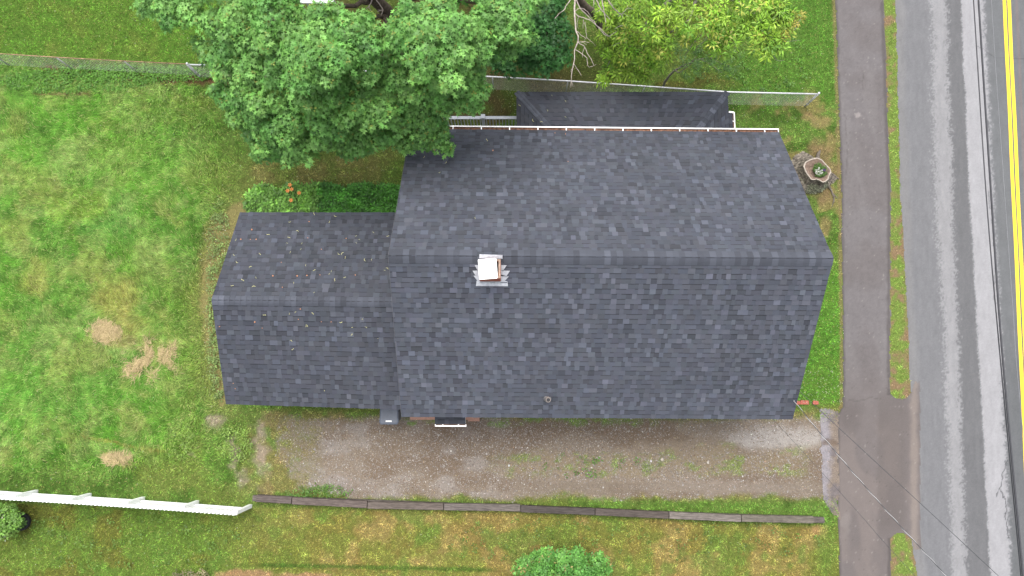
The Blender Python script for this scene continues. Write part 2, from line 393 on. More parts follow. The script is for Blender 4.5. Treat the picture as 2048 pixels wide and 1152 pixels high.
    gg = (1 - sst(14, 34, np.abs(y - 925) + (n2 - .5) * 50)) * sst(960, 1060, x) * (1 - sst(1560, 1640, x))
    g = mix(g, S(160, 144, 114), gg * .6); g = mix(g, S(132, 152, 82), gg * sst(.50, .64, fbm(x * .7, y, 16, 75)) * .8)
    g = mix(g, S(140, 134, 96), (1 - sst(20, 60, x - 600)) * .5)
    c = mix(c, 0, dm * 0); c = c * (1 - dm[..., None]) + g * dm[..., None]
    grs = dm * (gg * sst(.50, .64, fbm(x * .7, y, 16, 75)) * .8 + .05)
    cover = cover * (1 - dm) + grs
    longg = longg * (1 - dm)
    # green fringe below the eave and along the timbers
    m = (1 - sst(6, 15, np.abs(y - 842) + (n3 - .5) * 18)) * sst(955, 975, x) * (1 - sst(1230, 1400, x)) * .9
    m = np.maximum(m, (1 - sst(6, 12, np.abs(y - 840) + (n3 - .5) * 14)) * sst(800, 815, x) * (1 - sst(865, 875, x)))
    yb = np.interp(x, [540, 735, 1040, 1200, 1480, 1650], [985, 996, 1004, 1012, 1026, 1030])
    m2 = (1 - sst(6, 20, np.abs(y - yb + 2) + (n3 - .5) * 22)) * sst(1060, 1120, x) * (1 - sst(1640, 1662, x))
    m = np.maximum(m, m2 * .9); m = np.maximum(m, blob(x, y, 640, 985, 60, 18, 77, .6, .6, 20) * .7)
    m = m * sst(.38, .60, fbm(x, y, 18, 78)); c = mix(c, S(116, 156, 66), m * .75); cover = np.maximum(cover, m * .7)
    return c, cover, longg

KG = 0.42   # seen colour -> albedo
def on_ground_hard(x, y):
    """True where turf may grow (not road, path, house)"""
    hard = (x > sw_left(y) - 1) & (x < sw_right(y) + 4)
    hard |= (x > road_left(y) - 4)
    hard |= (x > sw_right(y) - 1) & (y > 796) & (y < 1072)
    return ~hard

def axis(lo, hi, step, far):
    a = list(np.arange(lo, hi + 1e-6, step)); s = step; v = a[-1]; up = []
    while v < far: s *= 1.35; v += s; up.append(v)
    s = step; v = a[0]; dn = []
    while v > -far: s *= 1.35; v -= s; dn.append(v)
    return np.array(dn[::-1] + a + up)
def grid(name, xs, ys, zf, mat, colf, keep=None):
    X, Y = np.meshgrid(xs, ys); Z = zf(X, Y) if callable(zf) else np.full(X.shape, float(zf))
    V = np.stack([X, Y, Z], -1).reshape(-1, 3); nx = len(xs); ny = len(ys)
    i = (np.arange(ny - 1)[:, None] * nx + np.arange(nx - 1)[None]).ravel()
    Fq = np.stack([i, i + 1, i + nx + 1, i + nx], -1)
    if keep is not None:
        xc = (V[Fq[:, 0], 0] + V[Fq[:, 2], 0]) / 2; yc = (V[Fq[:, 0], 1] + V[Fq[:, 2], 1]) / 2
        Fq = Fq[keep(xc, yc)]
        used = np.unique(Fq); rm = np.full(len(V), -1); rm[used] = np.arange(len(used)); V = V[used]; Fq = rm[Fq]
    me = np_mesh(name, V, Fq, colf(V[:, 0], V[:, 1]), smooth=True)
    return link(name, me, mat)

XL, XR, YB, YT = -18.2, 12.9, -7.9, 14.8     # the part of the ground in view
def gcol(X, Y):
    x, y = PX(X, Y); x = np.clip(x, -900, 3200); y = np.clip(y, -900, 2200)
    c, cov, lg = ground_seen(x, y)
    soil = S(96, 86, 56)
    c2 = c * (1 - .25 * cov[..., None]) + soil * (.25 * cov[..., None])
    return c2 * KG * 1.0
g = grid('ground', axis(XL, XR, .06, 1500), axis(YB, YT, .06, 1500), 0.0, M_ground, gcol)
tag(g, kind='structure')

# gravel drive: same ragged colours, its own sheet
def drive_keep(X, Y):
    x, y = PX(X, Y); return (drive_mask(x, y) > .5)
p0 = P(530, 1010); p1 = P(1690, 820)
g = grid('gravel_driveway', np.arange(p0[0], p1[0], .045), np.arange(p0[1], p1[1], .045), .004, M_gravel,
         lambda X, Y: ground_seen(*PX(X, Y))[0] * KG * 1.0, drive_keep)
tag(g, kind='structure')

# ------------------------------------------------------------------ asphalt
def path_col(X, Y):
    x, y = PX(X, Y)
    n1 = fbm(X, Y, 1.6, 5); n2 = fbm(X, Y, .3, 6)
    c = np.zeros(np.shape(x) + (3,)) + S(131, 126, 127)
    c = mix(c, S(125, 119, 119), sst(.42, .62, n1)); c = mix(c, S(138, 133, 133), sst(.5, .7, fbm(X * 1.5, Y * .3, .8, 8)) * .5)
    c = c * (1 + (vnoise(X, Y, .035, 46) - .5) * .16 + (vnoise(X, Y, .09, 47) - .5) * .10)[..., None]
    c = mix(c, S(124, 115, 112), sst(700, 850, y) * .7)
    c = mix(c, S(138, 128, 124), sst(820, 900, y) * sst(.45, .6, fbm(X, Y * .4, .9, 17)) * .8)
    c = mix(c, S(104, 96, 94), blob(x, y, 1700, 830, 30, 46, 18, .9, .5, 30) * .5)
    c = mix(c, S(112, 104, 101), sst(1750, 1762, x + (n2 - .5) * 12) * (1 - sst(1800, 1822, x)) * sst(770, 800, y) * (1 - sst(1040, 1080, y)) * .5)
    c = mix(c, S(158, 146, 138), (1 - sst(2, 12, np.abs(x - 1828) + (n2 - .5) * 10)) * .7)
    c = mix(c, S(168, 160, 158), blob(x, y, 1715, 231, 7, 5, 19, .5, .8, 5) * .9)
    c = mix(c, S(148, 140, 136), blob(x, y, 1693, 1045, 12, 26, 19, .5, .8, 12) * .5)
    sp = vnoise(X, Y, .028, 48); c = mix(c, S(176, 170, 164), sst(.93, .97, sp) * .5); c = mix(c, S(90, 84, 82), sst(.93, .97, 1 - sp) * .4)
    e = np.minimum(np.abs(x - sw_left(y)), np.abs(x - sw_right(y)) + 1000 * ((y > 790) & (y < 1075)))
    c = mix(c, S(88, 82, 80), (1 - sst(1, 6, e + (n2 - .5) * 6)) * .6)
    for pl, wd in (([(1698, 799), (1712, 802), (1728, 800), (1742, 794), (1756, 798)], 1.3), ([(1727, 110), (1726, 150), (1724, 180)], .7),
                   ([(1690, 230), (1695, 300), (1692, 360)], 1.0), ([(1765, 990), (1762, 1000)], .6)):
        c = mix(c, S(92, 86, 84), (1 - sst(wd * .4, wd * 1.5, segdist(x + (n2 - .5) * 9, y, pl))) * .42)
    return c * KG * 1.02
def path_keep(X, Y):
    x, y = PX(X, Y); n = (fbm(X, Y, .25, 11) - .5) * 5
    a = (x > sw_left(y) + n) & (x < sw_right(y) + 3 + n)
    b = (x > 1740) & (x < road_left(y) + 9) & (y > 797 + n * 2 - 30 * ((x - 1800) / 26) ** 2 * 0 - np.where(np.abs(x - 1800) < 27, 0, 0)) & (y < 1070 + n * 2)
    vx = np.clip((x - 1801) / 27.0, -1, 1)
    nose_t = 798 - 34 * (1 - np.sqrt(np.clip(1 - vx ** 2, 0, 1))); nose_b = 1066 + 34 * (1 - np.sqrt(np.clip(1 - vx ** 2, 0, 1)))
    b = (x > 1740) & (x < road_left(y) + 14) & (y > nose_t + n) & (y < nose_b + n)
    return a | b
pa = P(1735, 576)
xs = np.arange(P(1630, 576)[0], P(1860, 576)[0], .04)
g = grid('sidewalk', xs, axis(YB, YT, .04, 60), .008, M_asph, path_col, path_keep); tag(g, kind='structure')

# pale compacted strip where the drive meets the path
def apron_col(X, Y):
    x, y = PX(X, Y); c = np.zeros(np.shape(x) + (3,)) + S(168, 162, 166)
    c = mix(c, S(150, 136, 124), sst(1652, 1668, x + (fbm(X, Y, .3, 21) - .5) * 26)); c = mix(c, S(126, 120, 124), sst(.52, .66, fbm(X, Y, .35, 22)) * .7)
    c = mix(c, S(124, 106, 92), blob(x, y, 1660, 885, 20, 8, 23, .5, .6, 10) * .7)
    return c * KG
def apron_keep(X, Y):
    x, y = PX(X, Y); n = (fbm(X, Y, .22, 24) - .5) * 12
    return inpoly(x + n, y + n, [(1640, 820), (1652, 818), (1672, 822), (1677, 824), (1677, 1036), (1662, 1024), (1646, 996), (1643, 900)])
g = grid('driveway_apron', np.arange(P(1625, 900)[0], P(1690, 900)[0], .04), np.arange(P(1650, 1050)[1], P(1650, 808)[1], .04), .012, M_gravel, apron_col, apron_keep); tag(g, kind='structure')

# road: grid laid along its own direction
A0 = P(2005, 0)[:2]; A1 = P(2037, 700)[:2]
RD = (A1 - A0) / np.linalg.norm(A1 - A0); RD = -RD                      # unit vector, pointing up the picture
RN = np.array([RD[1], -RD[0]])                                            # across, pointing right
def road_uv(X, Y):
    dx = X - A0[0]; dy = Y - A0[1]; return dx * RN[0] + dy * RN[1], dx * RD[0] + dy * RD[1]
def road_col(X, Y):
    x, y = PX(X, Y); yy = np.clip(y, -500, 1700)
    u, v = road_uv(X, Y)
    nf = fbm(X, Y, .11, 26, 3) - .5; nm = fbm(X, Y * .5, .5, 27) - .5
    ns = fbm(u, v * .25, .09, 30, 3) - .5
    c = np.zeros(np.shape(x) + (3,)) + S(144, 144, 147)
    l1 = np.interp(yy, [0, 384, 700, 1152], [1862, 1870, 1890, 1906]); r1 = np.interp(yy, [0, 384, 700, 1152], [1891, 1905, 1916, 1934])
    l2 = np.interp(yy, [0, 384, 700, 1152], [1922, 1939, 1957, 1981]); r2 = np.interp(yy, [0, 384, 700, 1152], [1966, 1986, 2003, 2022])
    fine = vnoise(X, Y, .03, 44) - .5; fine2 = vnoise(u, v, .055, 45) - .5
    j = nf * 10 + nm * 7 + fine * 13 + fine2 * 10
    b1 = sst(l1 - 7, l1 + 7, x + j) * (1 - sst(r1 - 5, r1 + 5, x + j))
    j2 = nf * 4 + nm * 5 + fine * 4
    b2 = sst(l2 - 3, l2 + 3, x + j2) * (1 - sst(r2 - 7, r2 + 7, x + j * .8))
    c = mix(c, S(128, 128, 130), sst(r1 - 4, r1 + 6, x + j) * (1 - sst(l2, l2 + 4, x)) * .9)
    c = mix(c, S(184, 183, 185), b1 * .75); c = mix(c, S(194, 193, 196), b2 * .9)
    dk = sst(r2 - 2, r2 + 8, x + j * .6); c = mix(c, S(130, 132, 134), dk * .95)
    c = mix(c, S(118, 120, 122), dk * sst(600, 760, y) * .6)
    c = mix(c, S(158, 156, 156), (1 - sst(3, 20, x - road_left(yy) + nm * 16)) * .6)
    for pl, wd, a in (([(2016, 920), (2005, 943), (2003, 960), (2000, 975), (2007, 990), (2013, 1014), (2011, 1035), (2018, 1075)], .9, .75), ([(2000, 975), (1994, 992)], 1, .7),
                      ([(1976, 380), (1984, 440), (1990, 520), (1988, 600)], 1.2, .45), ([(1955, 92), (1975, 104), (1990, 116), (2048, 118)], .8, .45),
                      ([(1967, 176), (1972, 230), (1979, 262)], 1.4, .5)):
        c = mix(c, S(70, 70, 74), (1 - sst(wd * .4, wd * 1.5, segdist(x + nf * 7, y, pl))) * a)
    c = mix(c, S(166, 138, 130), (1 - sst(0, 5, np.abs(x - np.interp(yy, [0, 384, 700], [2033, 2050, 2062]))) ) * .35)
    c = c * (1 + .10 * ns[..., None] * 2) * (1 + fine[..., None] * .14)
    return c * KG * .88
du = np.concatenate([np.arange(-3.9, 1.0, .026), np.arange(1.0, 6.6, .2)]); dv = axis(-20.5, .8, .035, 160)
U, Vv = np.meshgrid(du, dv)
X = A0[0] + U * RN[0] + Vv * RD[0]; Y = A0[1] + U * RN[1] + Vv * RD[1]
V = np.stack([X, Y, np.full(X.shape, .004)], -1).reshape(-1, 3); nx = len(du)
i = (np.arange(len(dv) - 1)[:, None] * nx + np.arange(nx - 1)[None]).ravel()
Fq = np.stack([i, i + 1, i + nx + 1, i + nx], -1)
xc, yc = V[Fq].mean(1)[:, 0], V[Fq].mean(1)[:, 1]; xx, yy_ = PX(xc, yc)
Fq = Fq[xx > road_left(np.clip(yy_, -600, 1700)) - 4 + (fbm(xc, yc, .25, 28) - .5) * 6]
used = np.unique(Fq); rm = np.full(len(V), -1); rm[used] = np.arange(len(used)); V = V[used]; Fq = rm[Fq]
g = link('road', np_mesh('road', V, Fq, road_col(V[:, 0], V[:, 1]), True), M_asph); tag(g, kind='structure')
for k, (a, b) in enumerate(((0, .112), (.150, .262))):
    mb = MB(); vs = np.arange(-160, 160, 1.0)
    prev = None
    for v_ in vs:
        wob = .006 * math.sin(v_ * 1.3 + k); q = []
        for u_ in (a + wob, b + wob): q.append((A0[0] + u_ * RN[0] + v_ * RD[0], A0[1] + u_ * RN[1] + v_ * RD[1], .009))
        if prev: mb.quad(prev[0], prev[1], q[1], q[0])
        prev = q
    o = mb.build('road_marking', M_yellow); tag(o, kind='structure')

# ------------------------------------------------------------------ grass
def tri_blades(name, pos, az, ln, lean, wd, col, mat):
    """one triangle per blade; lean = angle from vertical"""
    n = len(pos); d = np.stack([np.cos(az), np.sin(az), np.zeros(n)], -1); s = np.stack([-np.sin(az), np.cos(az), np.zeros(n)], -1)
    s = s * (wd / 2)[:, None]
    tip = pos + d * (ln * np.sin(lean))[:, None]; tip[:, 2] += ln * np.cos(lean)
    V = np.stack([pos - s, pos + s, tip], 1).reshape(-1, 3)
    Fc = np.arange(3 * n).reshape(-1, 3)
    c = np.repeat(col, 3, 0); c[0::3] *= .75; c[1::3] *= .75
    return link(name, np_mesh(name, V, Fc, c), mat)
def house_block(X, Y):
    m = (X > -2.6) & (X < 7.2) & (Y > -.5) & (Y < 6.9)
    m |= (X > -7.5) & (X < -2.5) & (Y > -.2) & (Y < 4.6)
    return m
def sprinkle(n, x0=XL, x1=XR, y0=YB, y1=YT):
    X = rng.uniform(x0, x1, n); Y = rng.uniform(y0, y1, n); x, y = PX(X, Y)
    ok = on_ground_hard(x, y) & ~house_block(X, Y) & (x > -150) & (x < 2150) & (y > -160) & (y < 1310)
    return X[ok], Y[ok], x[ok], y[ok]
KB = 0.92
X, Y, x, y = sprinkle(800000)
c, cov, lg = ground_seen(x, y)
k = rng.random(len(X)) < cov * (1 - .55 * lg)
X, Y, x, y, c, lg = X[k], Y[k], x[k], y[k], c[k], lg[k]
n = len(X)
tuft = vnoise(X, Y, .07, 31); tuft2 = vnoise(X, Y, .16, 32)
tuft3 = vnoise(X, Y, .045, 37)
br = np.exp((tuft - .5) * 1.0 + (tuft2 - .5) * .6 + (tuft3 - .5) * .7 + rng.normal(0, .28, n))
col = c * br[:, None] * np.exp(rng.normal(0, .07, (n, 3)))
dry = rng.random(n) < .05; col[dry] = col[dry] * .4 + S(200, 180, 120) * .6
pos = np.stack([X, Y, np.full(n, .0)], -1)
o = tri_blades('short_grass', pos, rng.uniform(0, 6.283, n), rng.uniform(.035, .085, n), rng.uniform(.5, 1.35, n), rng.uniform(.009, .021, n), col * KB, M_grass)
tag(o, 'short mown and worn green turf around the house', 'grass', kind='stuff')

# long grass: bent two-segment blades combed by the wind
X, Y, x, y = sprinkle(480000, XL, -8.0, -4.8, 10.5)
c, cov, lg = ground_seen(x, y)
k = rng.random(len(X)) < cov * lg
X, Y, c = X[k], Y[k], c[k]; n = len(X)
az = R(205) + (fbm(X, Y, 1.3, 33) - .5) * 8 + rng.normal(0, .65, n)
ln = rng.uniform(.07, .19, n) * (.6 + .8 * vnoise(X, Y, .5, 34)); wd = rng.uniform(.007, .015, n)
d = np.stack([np.cos(az), np.sin(az), np.zeros(n)], -1); s = np.stack([-np.sin(az), np.cos(az), np.zeros(n)], -1) * (wd / 2)[:, None]
b0 = np.stack([X, Y, np.zeros(n)], -1); l1 = rng.uniform(.35, .9, n)
mid = b0 + d * (ln * .5 * np.sin(l1))[:, None]; mid[:, 2] += ln * .5 * np.cos(l1)
tip = mid + d * (ln * .55)[:, None]; tip[:, 2] += ln * rng.uniform(-.25, .3, n)
V = np.stack([b0 - s, b0 + s, mid + s, mid - s, tip], 1).reshape(-1, 3)
i = np.arange(n)[:, None] * 5
Fc = np.concatenate([i + [0, 1, 2], i + [0, 2, 3], i + [3, 2, 4]], 1).reshape(-1, 3)
clump = vnoise(X, Y, .17, 35) * .6 + vnoise(X, Y, .08, 36) * .5
col = c * np.exp((clump - .55) * .95 + rng.normal(0, .24, n))[:, None] * np.exp(rng.normal(0, .06, (n, 3)))
dry = rng.random(n) < .06; col[dry] = col[dry] * .4 + S(205, 196, 140) * .6; col *= np.array([.95, .99, .90])
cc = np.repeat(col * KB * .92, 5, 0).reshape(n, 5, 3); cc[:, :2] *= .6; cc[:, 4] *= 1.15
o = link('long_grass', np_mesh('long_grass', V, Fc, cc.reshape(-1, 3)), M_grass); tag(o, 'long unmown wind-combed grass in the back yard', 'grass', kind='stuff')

# dry straw lying on the yard
pts = []
for cx, cy, rx, ry, m_ in ((214, 664, 30, 19, 1500), (306, 724, 60, 44, 5200), (236, 918, 28, 7, 520)):
    a = rng.uniform(0, 6.283, m_); q = np.sqrt(rng.random(m_)); xx = cx + rx * q * np.cos(a); yy = cy + ry * q * np.sin(a)
    if rx > 50:
        keep = fbm(xx + yy * .4, (yy - xx) * .6, 14, 35, 4) > .47 + .09 * rng.random(len(xx)); xx = xx[keep]; yy = yy[keep]
    xx = xx + rng.normal(0, 4.5, len(xx)); yy = yy + rng.normal(0, 4.5, len(yy)); pts.append(np.stack([xx, yy], -1))
pts = np.concatenate(pts); q = P(pts[:, 0], pts[:, 1], .05); n = len(q)
q[:, 2] = rng.uniform(.04, .13, n)
o = tri_blades('straw', q, 2.6 + (vnoise(pts[:, 0], pts[:, 1], 13, 49) - .5) * 6 + rng.normal(0, .35, n), rng.uniform(.10, .26, n), np.full(n, 1.5), rng.uniform(.009, .018, n), S(228, 206, 156) * np.exp(rng.normal(0, .25, (n, 1))) * .58, M_grass)
tag(o, 'dry tan straw matted in patches on the back yard grass', 'straw', kind='stuff')

# ------------------------------------------------------------------ leafy things
MAPLE = (np.array([(.42, 0, 0), (0, 0, 0), (.02, .40, 0), (.34, .13, 0), (.66, .50, 0), (.62, .12, 0), (1.08, 0, 0), (.62, -.12, 0), (.66, -.50, 0), (.34, -.13, 0), (.02, -.40, 0)], float))
MAPLE_F = np.array([(0, i, i + 1 if i < 10 else 1) for i in range(1, 11)])
OVAL = np.array([(0, 0, 0), (.35, .26, 0), (.75, .22, 0), (1, 0, 0), (.75, -.22, 0), (.35, -.26, 0)], float)
OVAL_F = np.array([(0, 1, 5), (1, 2, 4), (1, 4, 5), (2, 3, 4)])
LANCE = np.array([(0, 0, 0), (.4, .13, 0), (1, 0, 0), (.4, -.13, 0)], float)
LANCE_F = np.array([(0, 1, 3), (1, 2, 3)])
def leaves(name, pos, dirv, upv, size, col, tmpl, mat, parent=None, droop=.35):
    T, TF = tmpl; n = len(pos); k = len(T)
    side = np.cross(upv, dirv); side /= np.linalg.norm(side, axis=1, keepdims=True) + 1e-9
    u = np.cross(dirv, side)
    tz = -droop * T[:, 0] ** 2 + .12 * np.abs(T[:, 1])
    V = pos[:, None] + size[:, None, None] * (T[None, :, 0:1] * dirv[:, None] + T[None, :, 1:2] * side[:, None] + tz[None, :, None] * u[:, None])
    Fc = (np.arange(n)[:, None, None] * k + TF[None]).reshape(-1, 3)
    return link(name, np_mesh(name, V.reshape(-1, 3), Fc, np.repeat(col, k, 0)), mat, parent)
def rosettes(cen, nrm, size, ncol, per, tilt=.25, jit=.25):
    """per leaves round each centre; returns leaf arrays"""
    n = len(cen)
    a = rng.random((n, 1)) * 6.283 + np.arange(per)[None] * 2.399 + rng.normal(0, .15, (n, per))
    ref = np.where(np.abs(nrm[:, 2:3]) < .9, np.array([[0, 0, 1.]]), np.array([[1., 0, 0]]))
    t1 = np.cross(nrm, ref); t1 /= np.linalg.norm(t1, axis=1, keepdims=True); t2 = np.cross(nrm, t1)
    d = t1[:, None] * np.cos(a)[..., None] + t2[:, None] * np.sin(a)[..., None]
    el = tilt + rng.normal(0, jit, (n, per)); d = d * np.cos(el)[..., None] + nrm[:, None] * np.sin(el)[..., None]
    d[..., 2] -= .12; d /= np.linalg.norm(d, axis=2, keepdims=True)
    upv = np.repeat(nrm[:, None], per, 1) + rng.normal(0, .25, (n, per, 3))
    rad = rng.uniform(.1, .75, (n, per, 1)) * size[:, None, None]
    pos = cen[:, None] + d * rad
    pos += nrm[:, None] * rng.normal(0, .15, (n, per, 1)) * size[:, None, None]
    sz = size[:, None] * rng.uniform(.75, 1.1, (n, per))
    col = ncol[:, None] * np.exp(rng.normal(0, .12, (n, per, 1))) * np.exp(rng.normal(0, .03, (n, per, 3)))
    return pos.reshape(-1, 3), d.reshape(-1, 3), upv.reshape(-1, 3), sz.ravel(), col.reshape(-1, 3)
def lobe_points(lobes, dens, shell=.86, squash=.75):
    """lobes: (px, py, r_px, z_top). points on the upper domes -> centres, normals, lobe index, depth"""
    C, N, I, D = [], [], [], []
    for li, (px, py, rp, zt) in enumerate(lobes):
        sc_ = (CAM_H - zt) / F_PX; r = rp * sc_; rz = r * squash
        c = P(px, py, zt - rz * .5); c[2] = zt - rz
        m = max(6, int(dens * 2.6 * math.pi * r * r)); 
        v = rng.normal(0, 1, (m, 3)); v /= np.linalg.norm(v, axis=1, keepdims=True); v[:, 2] = np.where(v[:, 2] < -.15, -v[:, 2] * .6, v[:, 2])
        q = shell + (1 - shell) * rng.random((m, 1)) * 1.6 - .35 * (rng.random((m, 1)) ** 2.5)
        wob = 1 + .35 * (vnoise(v[:, 0] * 2 + li * 5, v[:, 1] * 2 + v[:, 2], .5, 40) - .5)
        p = c + v * np.array([r, r, rz]) * q * wob[:, None]
        C.append(p); N.append(v); I.append(np.full(m, li)); D.append(q[:, 0])
    return np.concatenate(C), np.concatenate(N), np.concatenate(I), np.concatenate(D)
def with_twigs(lobes, seed, per=3, frac=.42, main=.80):
    rg = random.Random(seed); out = []
    for a, b, r, z in lobes:
        out.append((a, b, r * main, z))
        for _ in range(per):
            t = rg.uniform(0, 6.283); q = rg.uniform(.70, 1.0)
            out.append((a + math.cos(t) * r * q, b + math.sin(t) * r * q, r * frac * rg.uniform(.7, 1.2), z - rg.uniform(.25, .8) * r * q / 80))
    return out
def crown(name, lobes, dens, size, per, cols, tmpl, parent, tilt=.2, upbias=.9, squash=.75, spread=.15, tips=None, tip_frac=.0, droop=.35, bud=None):
    C, N, I, D = lobe_points(lobes, dens, squash=squash)
    nr = N + np.array([0, 0, upbias]); nr /= np.linalg.norm(nr, axis=1, keepdims=True)
    n = len(C); lobe_c = rng.random(len(lobes))[I]; t = np.clip(.65 * lobe_c + .35 * rng.random(n), 0, 1)[:, None]
    a, b = (np.array(S(*q)) for q in cols); col = (a * (1 - t) + b * t) * .51 * np.exp(rng.normal(0, spread, (n, 1)))
    sz = rng.uniform(size[0], size[1], n)
    if tips is not None:
        hit = (rng.random(n) < tip_frac) & (N[:, 2] > .1); col[hit] = np.array(S(*tips)) * .42 * np.exp(rng.normal(0, .15, (hit.sum(), 1)))
    p, d, u, s, c = rosettes(C, nr, sz, col, per, tilt)
    if bud is not None:
        k = (rng.random(n) < .22) & (D > .85)
        q = rosettes(C[k] + nr[k] * .03, nr[k], sz[k] * .42, np.tile(np.array(S(*bud)) * .45, (k.sum(), 1)), 3, .5)
        p, d, u, s, c = (np.concatenate(z_) for z_ in zip((p, d, u, s, c), q))
    return leaves(name, p, d, u, s, c, tmpl, M_leaf, parent, droop)
def wig(pts, j=.03, sub=3):
    """subdivide and jitter a polyline of (Vector, radius)"""
    out = []
    for (a, ra), (b, rb) in zip(pts[:-1], pts[1:]):
        L = (b - a).length
        for k in range(sub):
            t = k / sub; p = a.lerp(b, t); 
            if k: p = p + Vector(rng.normal(0, 1, 3).tolist()) * j * L
            out.append((p, ra * (1 - t) + rb * t))
    out.append(pts[-1]); return out
def limbs(name, chains, mat, parent, n=8, j=.03):
    mb = MB()
    for ch in chains:
        q = wig([(Pv(x, y, z), r) for x, y, z, r in ch], j); mb.tube([a for a, _ in q], [b for _, b in q], n)
    return mb.build(name, mat, parent, smooth=True)

# ---- big maple
mp = empty('maple_tree', P(800, 78).tolist(), label='large broad maple with dense mid green leaves overhanging the roof corner', cat='tree')
ML = []
for L_ in """330,4,42,5.4 372,22,38,5.2 300,-8,34,5.0 425,40,42,5.4 415,100,30,4.6 470,30,55,6.4 540,22,58,7.0 585,48,40,6.6 455,95,42,5.4 500,90,48,6.0
450,140,38,4.8 500,150,44,5.6 560,120,46,6.4 452,185,34,4.4 495,200,44,5.2 550,190,46,5.8 470,222,28,4.0 520,240,42,4.6 575,235,44,5.4 500,262,30,3.6
545,285,36,4.2 590,285,40,4.4 635,268,40,4.8 530,300,22,3.6 565,306,20,3.5 610,185,48,6.6 640,225,46,5.8 600,75,48,7.0
640,70,56,7.8 690,60,52,8.0 620,115,52,7.6 675,112,54,8.1 725,90,44,7.8 730,130,36,7.4 590,90,34,7.2 655,35,34,7.4
800,75,46,7.7 845,55,56,8.2 900,60,58,8.3 850,105,56,8.2 905,110,56,8.0 945,80,46,7.6 800,40,26,6.6 880,30,40,7.6 950,122,28,6.8
985,18,52,7.6 1035,12,46,7.4 1010,50,50,7.4 1048,50,30,7.0 1015,88,30,6.6 970,45,40,7.2
880,165,40,6.8 922,158,40,6.9 948,176,28,6.6 920,198,28,6.3 940,206,20,6.0 895,190,34,6.3 955,150,16,6.4
790,150,36,6.8 770,130,30,6.6 815,165,32,6.6 770,175,34,6.4 755,215,44,6.5 705,185,40,6.5 700,225,42,6.2 790,205,34,6.0 735,175,30,6.5 
830,205,38,5.8 800,240,42,5.4 850,235,34,5.4 760,262,38,4.9 715,265,38,4.8 680,268,34,4.5 690,290,26,4.0 650,245,36,5.2 735,285,24,4.2
835,262,32,4.9 862,262,24,4.8 880,285,22,4.6 848,283,20,4.5 818,280,18,4.5 872,232,22,5.4 884,262,14,4.9 660,160,42,6.9 660,200,38,6.2 600,140,40,6.6""".split():
    ML.append(tuple(float(v) for v in L_.split(',')))
OFF = []
for k in range(44):                                       # the half of the crown beyond the picture's edge
    xx = 420 + (k * 97 % 640); yy = -60 - (k * 53 % 330)
    if 690 < xx < 850 and yy > -110: continue
    OFF.append((xx, yy, 62, 8.6 - abs(xx - 730) / 160 - abs(yy + 150) / 190))
ML2 = [(a, b, c_, z - .0) for a, b, c_, z in ML]
crown('crown', with_twigs(ML2, 3), 37, (.095, .145), 7, ((92, 154, 66), (144, 200, 98)), (MAPLE, MAPLE_F), mp, bud=(176, 186, 84), squash=1.15, spread=.2)
cr2 = crown('crown', OFF, 13, (.12, .17), 6, ((84, 140, 62), (126, 180, 86)), (MAPLE, MAPLE_F), mp)
# lower leaves filling the inside, shade painted in as darker greens
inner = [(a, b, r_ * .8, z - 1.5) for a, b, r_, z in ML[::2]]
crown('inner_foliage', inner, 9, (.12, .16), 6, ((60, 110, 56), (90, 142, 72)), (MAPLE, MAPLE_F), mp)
limbs('trunk', [[(800, 78, 0, .30), (792, 60, .8, .24), (782, 38, 2.2, .20), (752, 2, 3.4, .17), (728, -60, 5.0, .14), (700, -150, 6.6, .09)],
                [(783, 40, 2.1, .15), (806, 18, 2.8, .13), (809, -10, 3.8, .12), (830, -90, 5.4, .09), (900, -200, 6.8, .05)],
                [(784, 40, 2.2, .09), (765, 34, 3.0, .07), (745, 33, 3.8, .05), (700, 60, 5.4, .04), (640, 90, 6.6, .02)],
                [(768, 35, 2.9, .05), (775, 52, 3.5, .04), (800, 90, 5, .035), (860, 80, 7.0, .02)],
                [(745, 0, 3.5, .07), (710, 12, 4.3, .06), (640, 18, 5.2, .05), (540, 40, 5.6, .035), (430, 60, 4.6, .02)],
                [(780, 45, 2.4, .07), (760, 110, 4.0, .05), (740, 190, 5.0, .04), (690, 250, 4.4, .02)],
                [(800, 90, 4.6, .04), (850, 160, 5.4, .03), (860, 240, 4.6, .018)],
                [(640, 20, 5.2, .04), (570, 110, 5.3, .03), (540, 220, 4.4, .016)],
                [(808, 0, 3.6, .06), (880, -10, 5, .05), (1000, 20, 6.4, .03)]], M_barkdark, mp)
limbs('dead_twig', [[(744, -12, 3.9, .02), (742, 6, 3.9, .014), (736, 14, 3.9, .012), (743, 22, 3.85, .011), (744, 31, 3.8, .010)],
                    [(740, 13, 3.9, .011), (733, 16, 3.9, .009), (735, 22, 3.9, .007)],
                    [(751, -4, 3.9, .016), (760, 10, 3.9, .012), (766, 20, 3.85, .011), (762, 31, 3.8, .008)],
                    [(766, 21, 3.85, .01), (756, 20, 3.8, .008)], [(765, 19, 3.85, .01), (754, 24, 3.8, .007)]], M_deadwood, mp, 6)

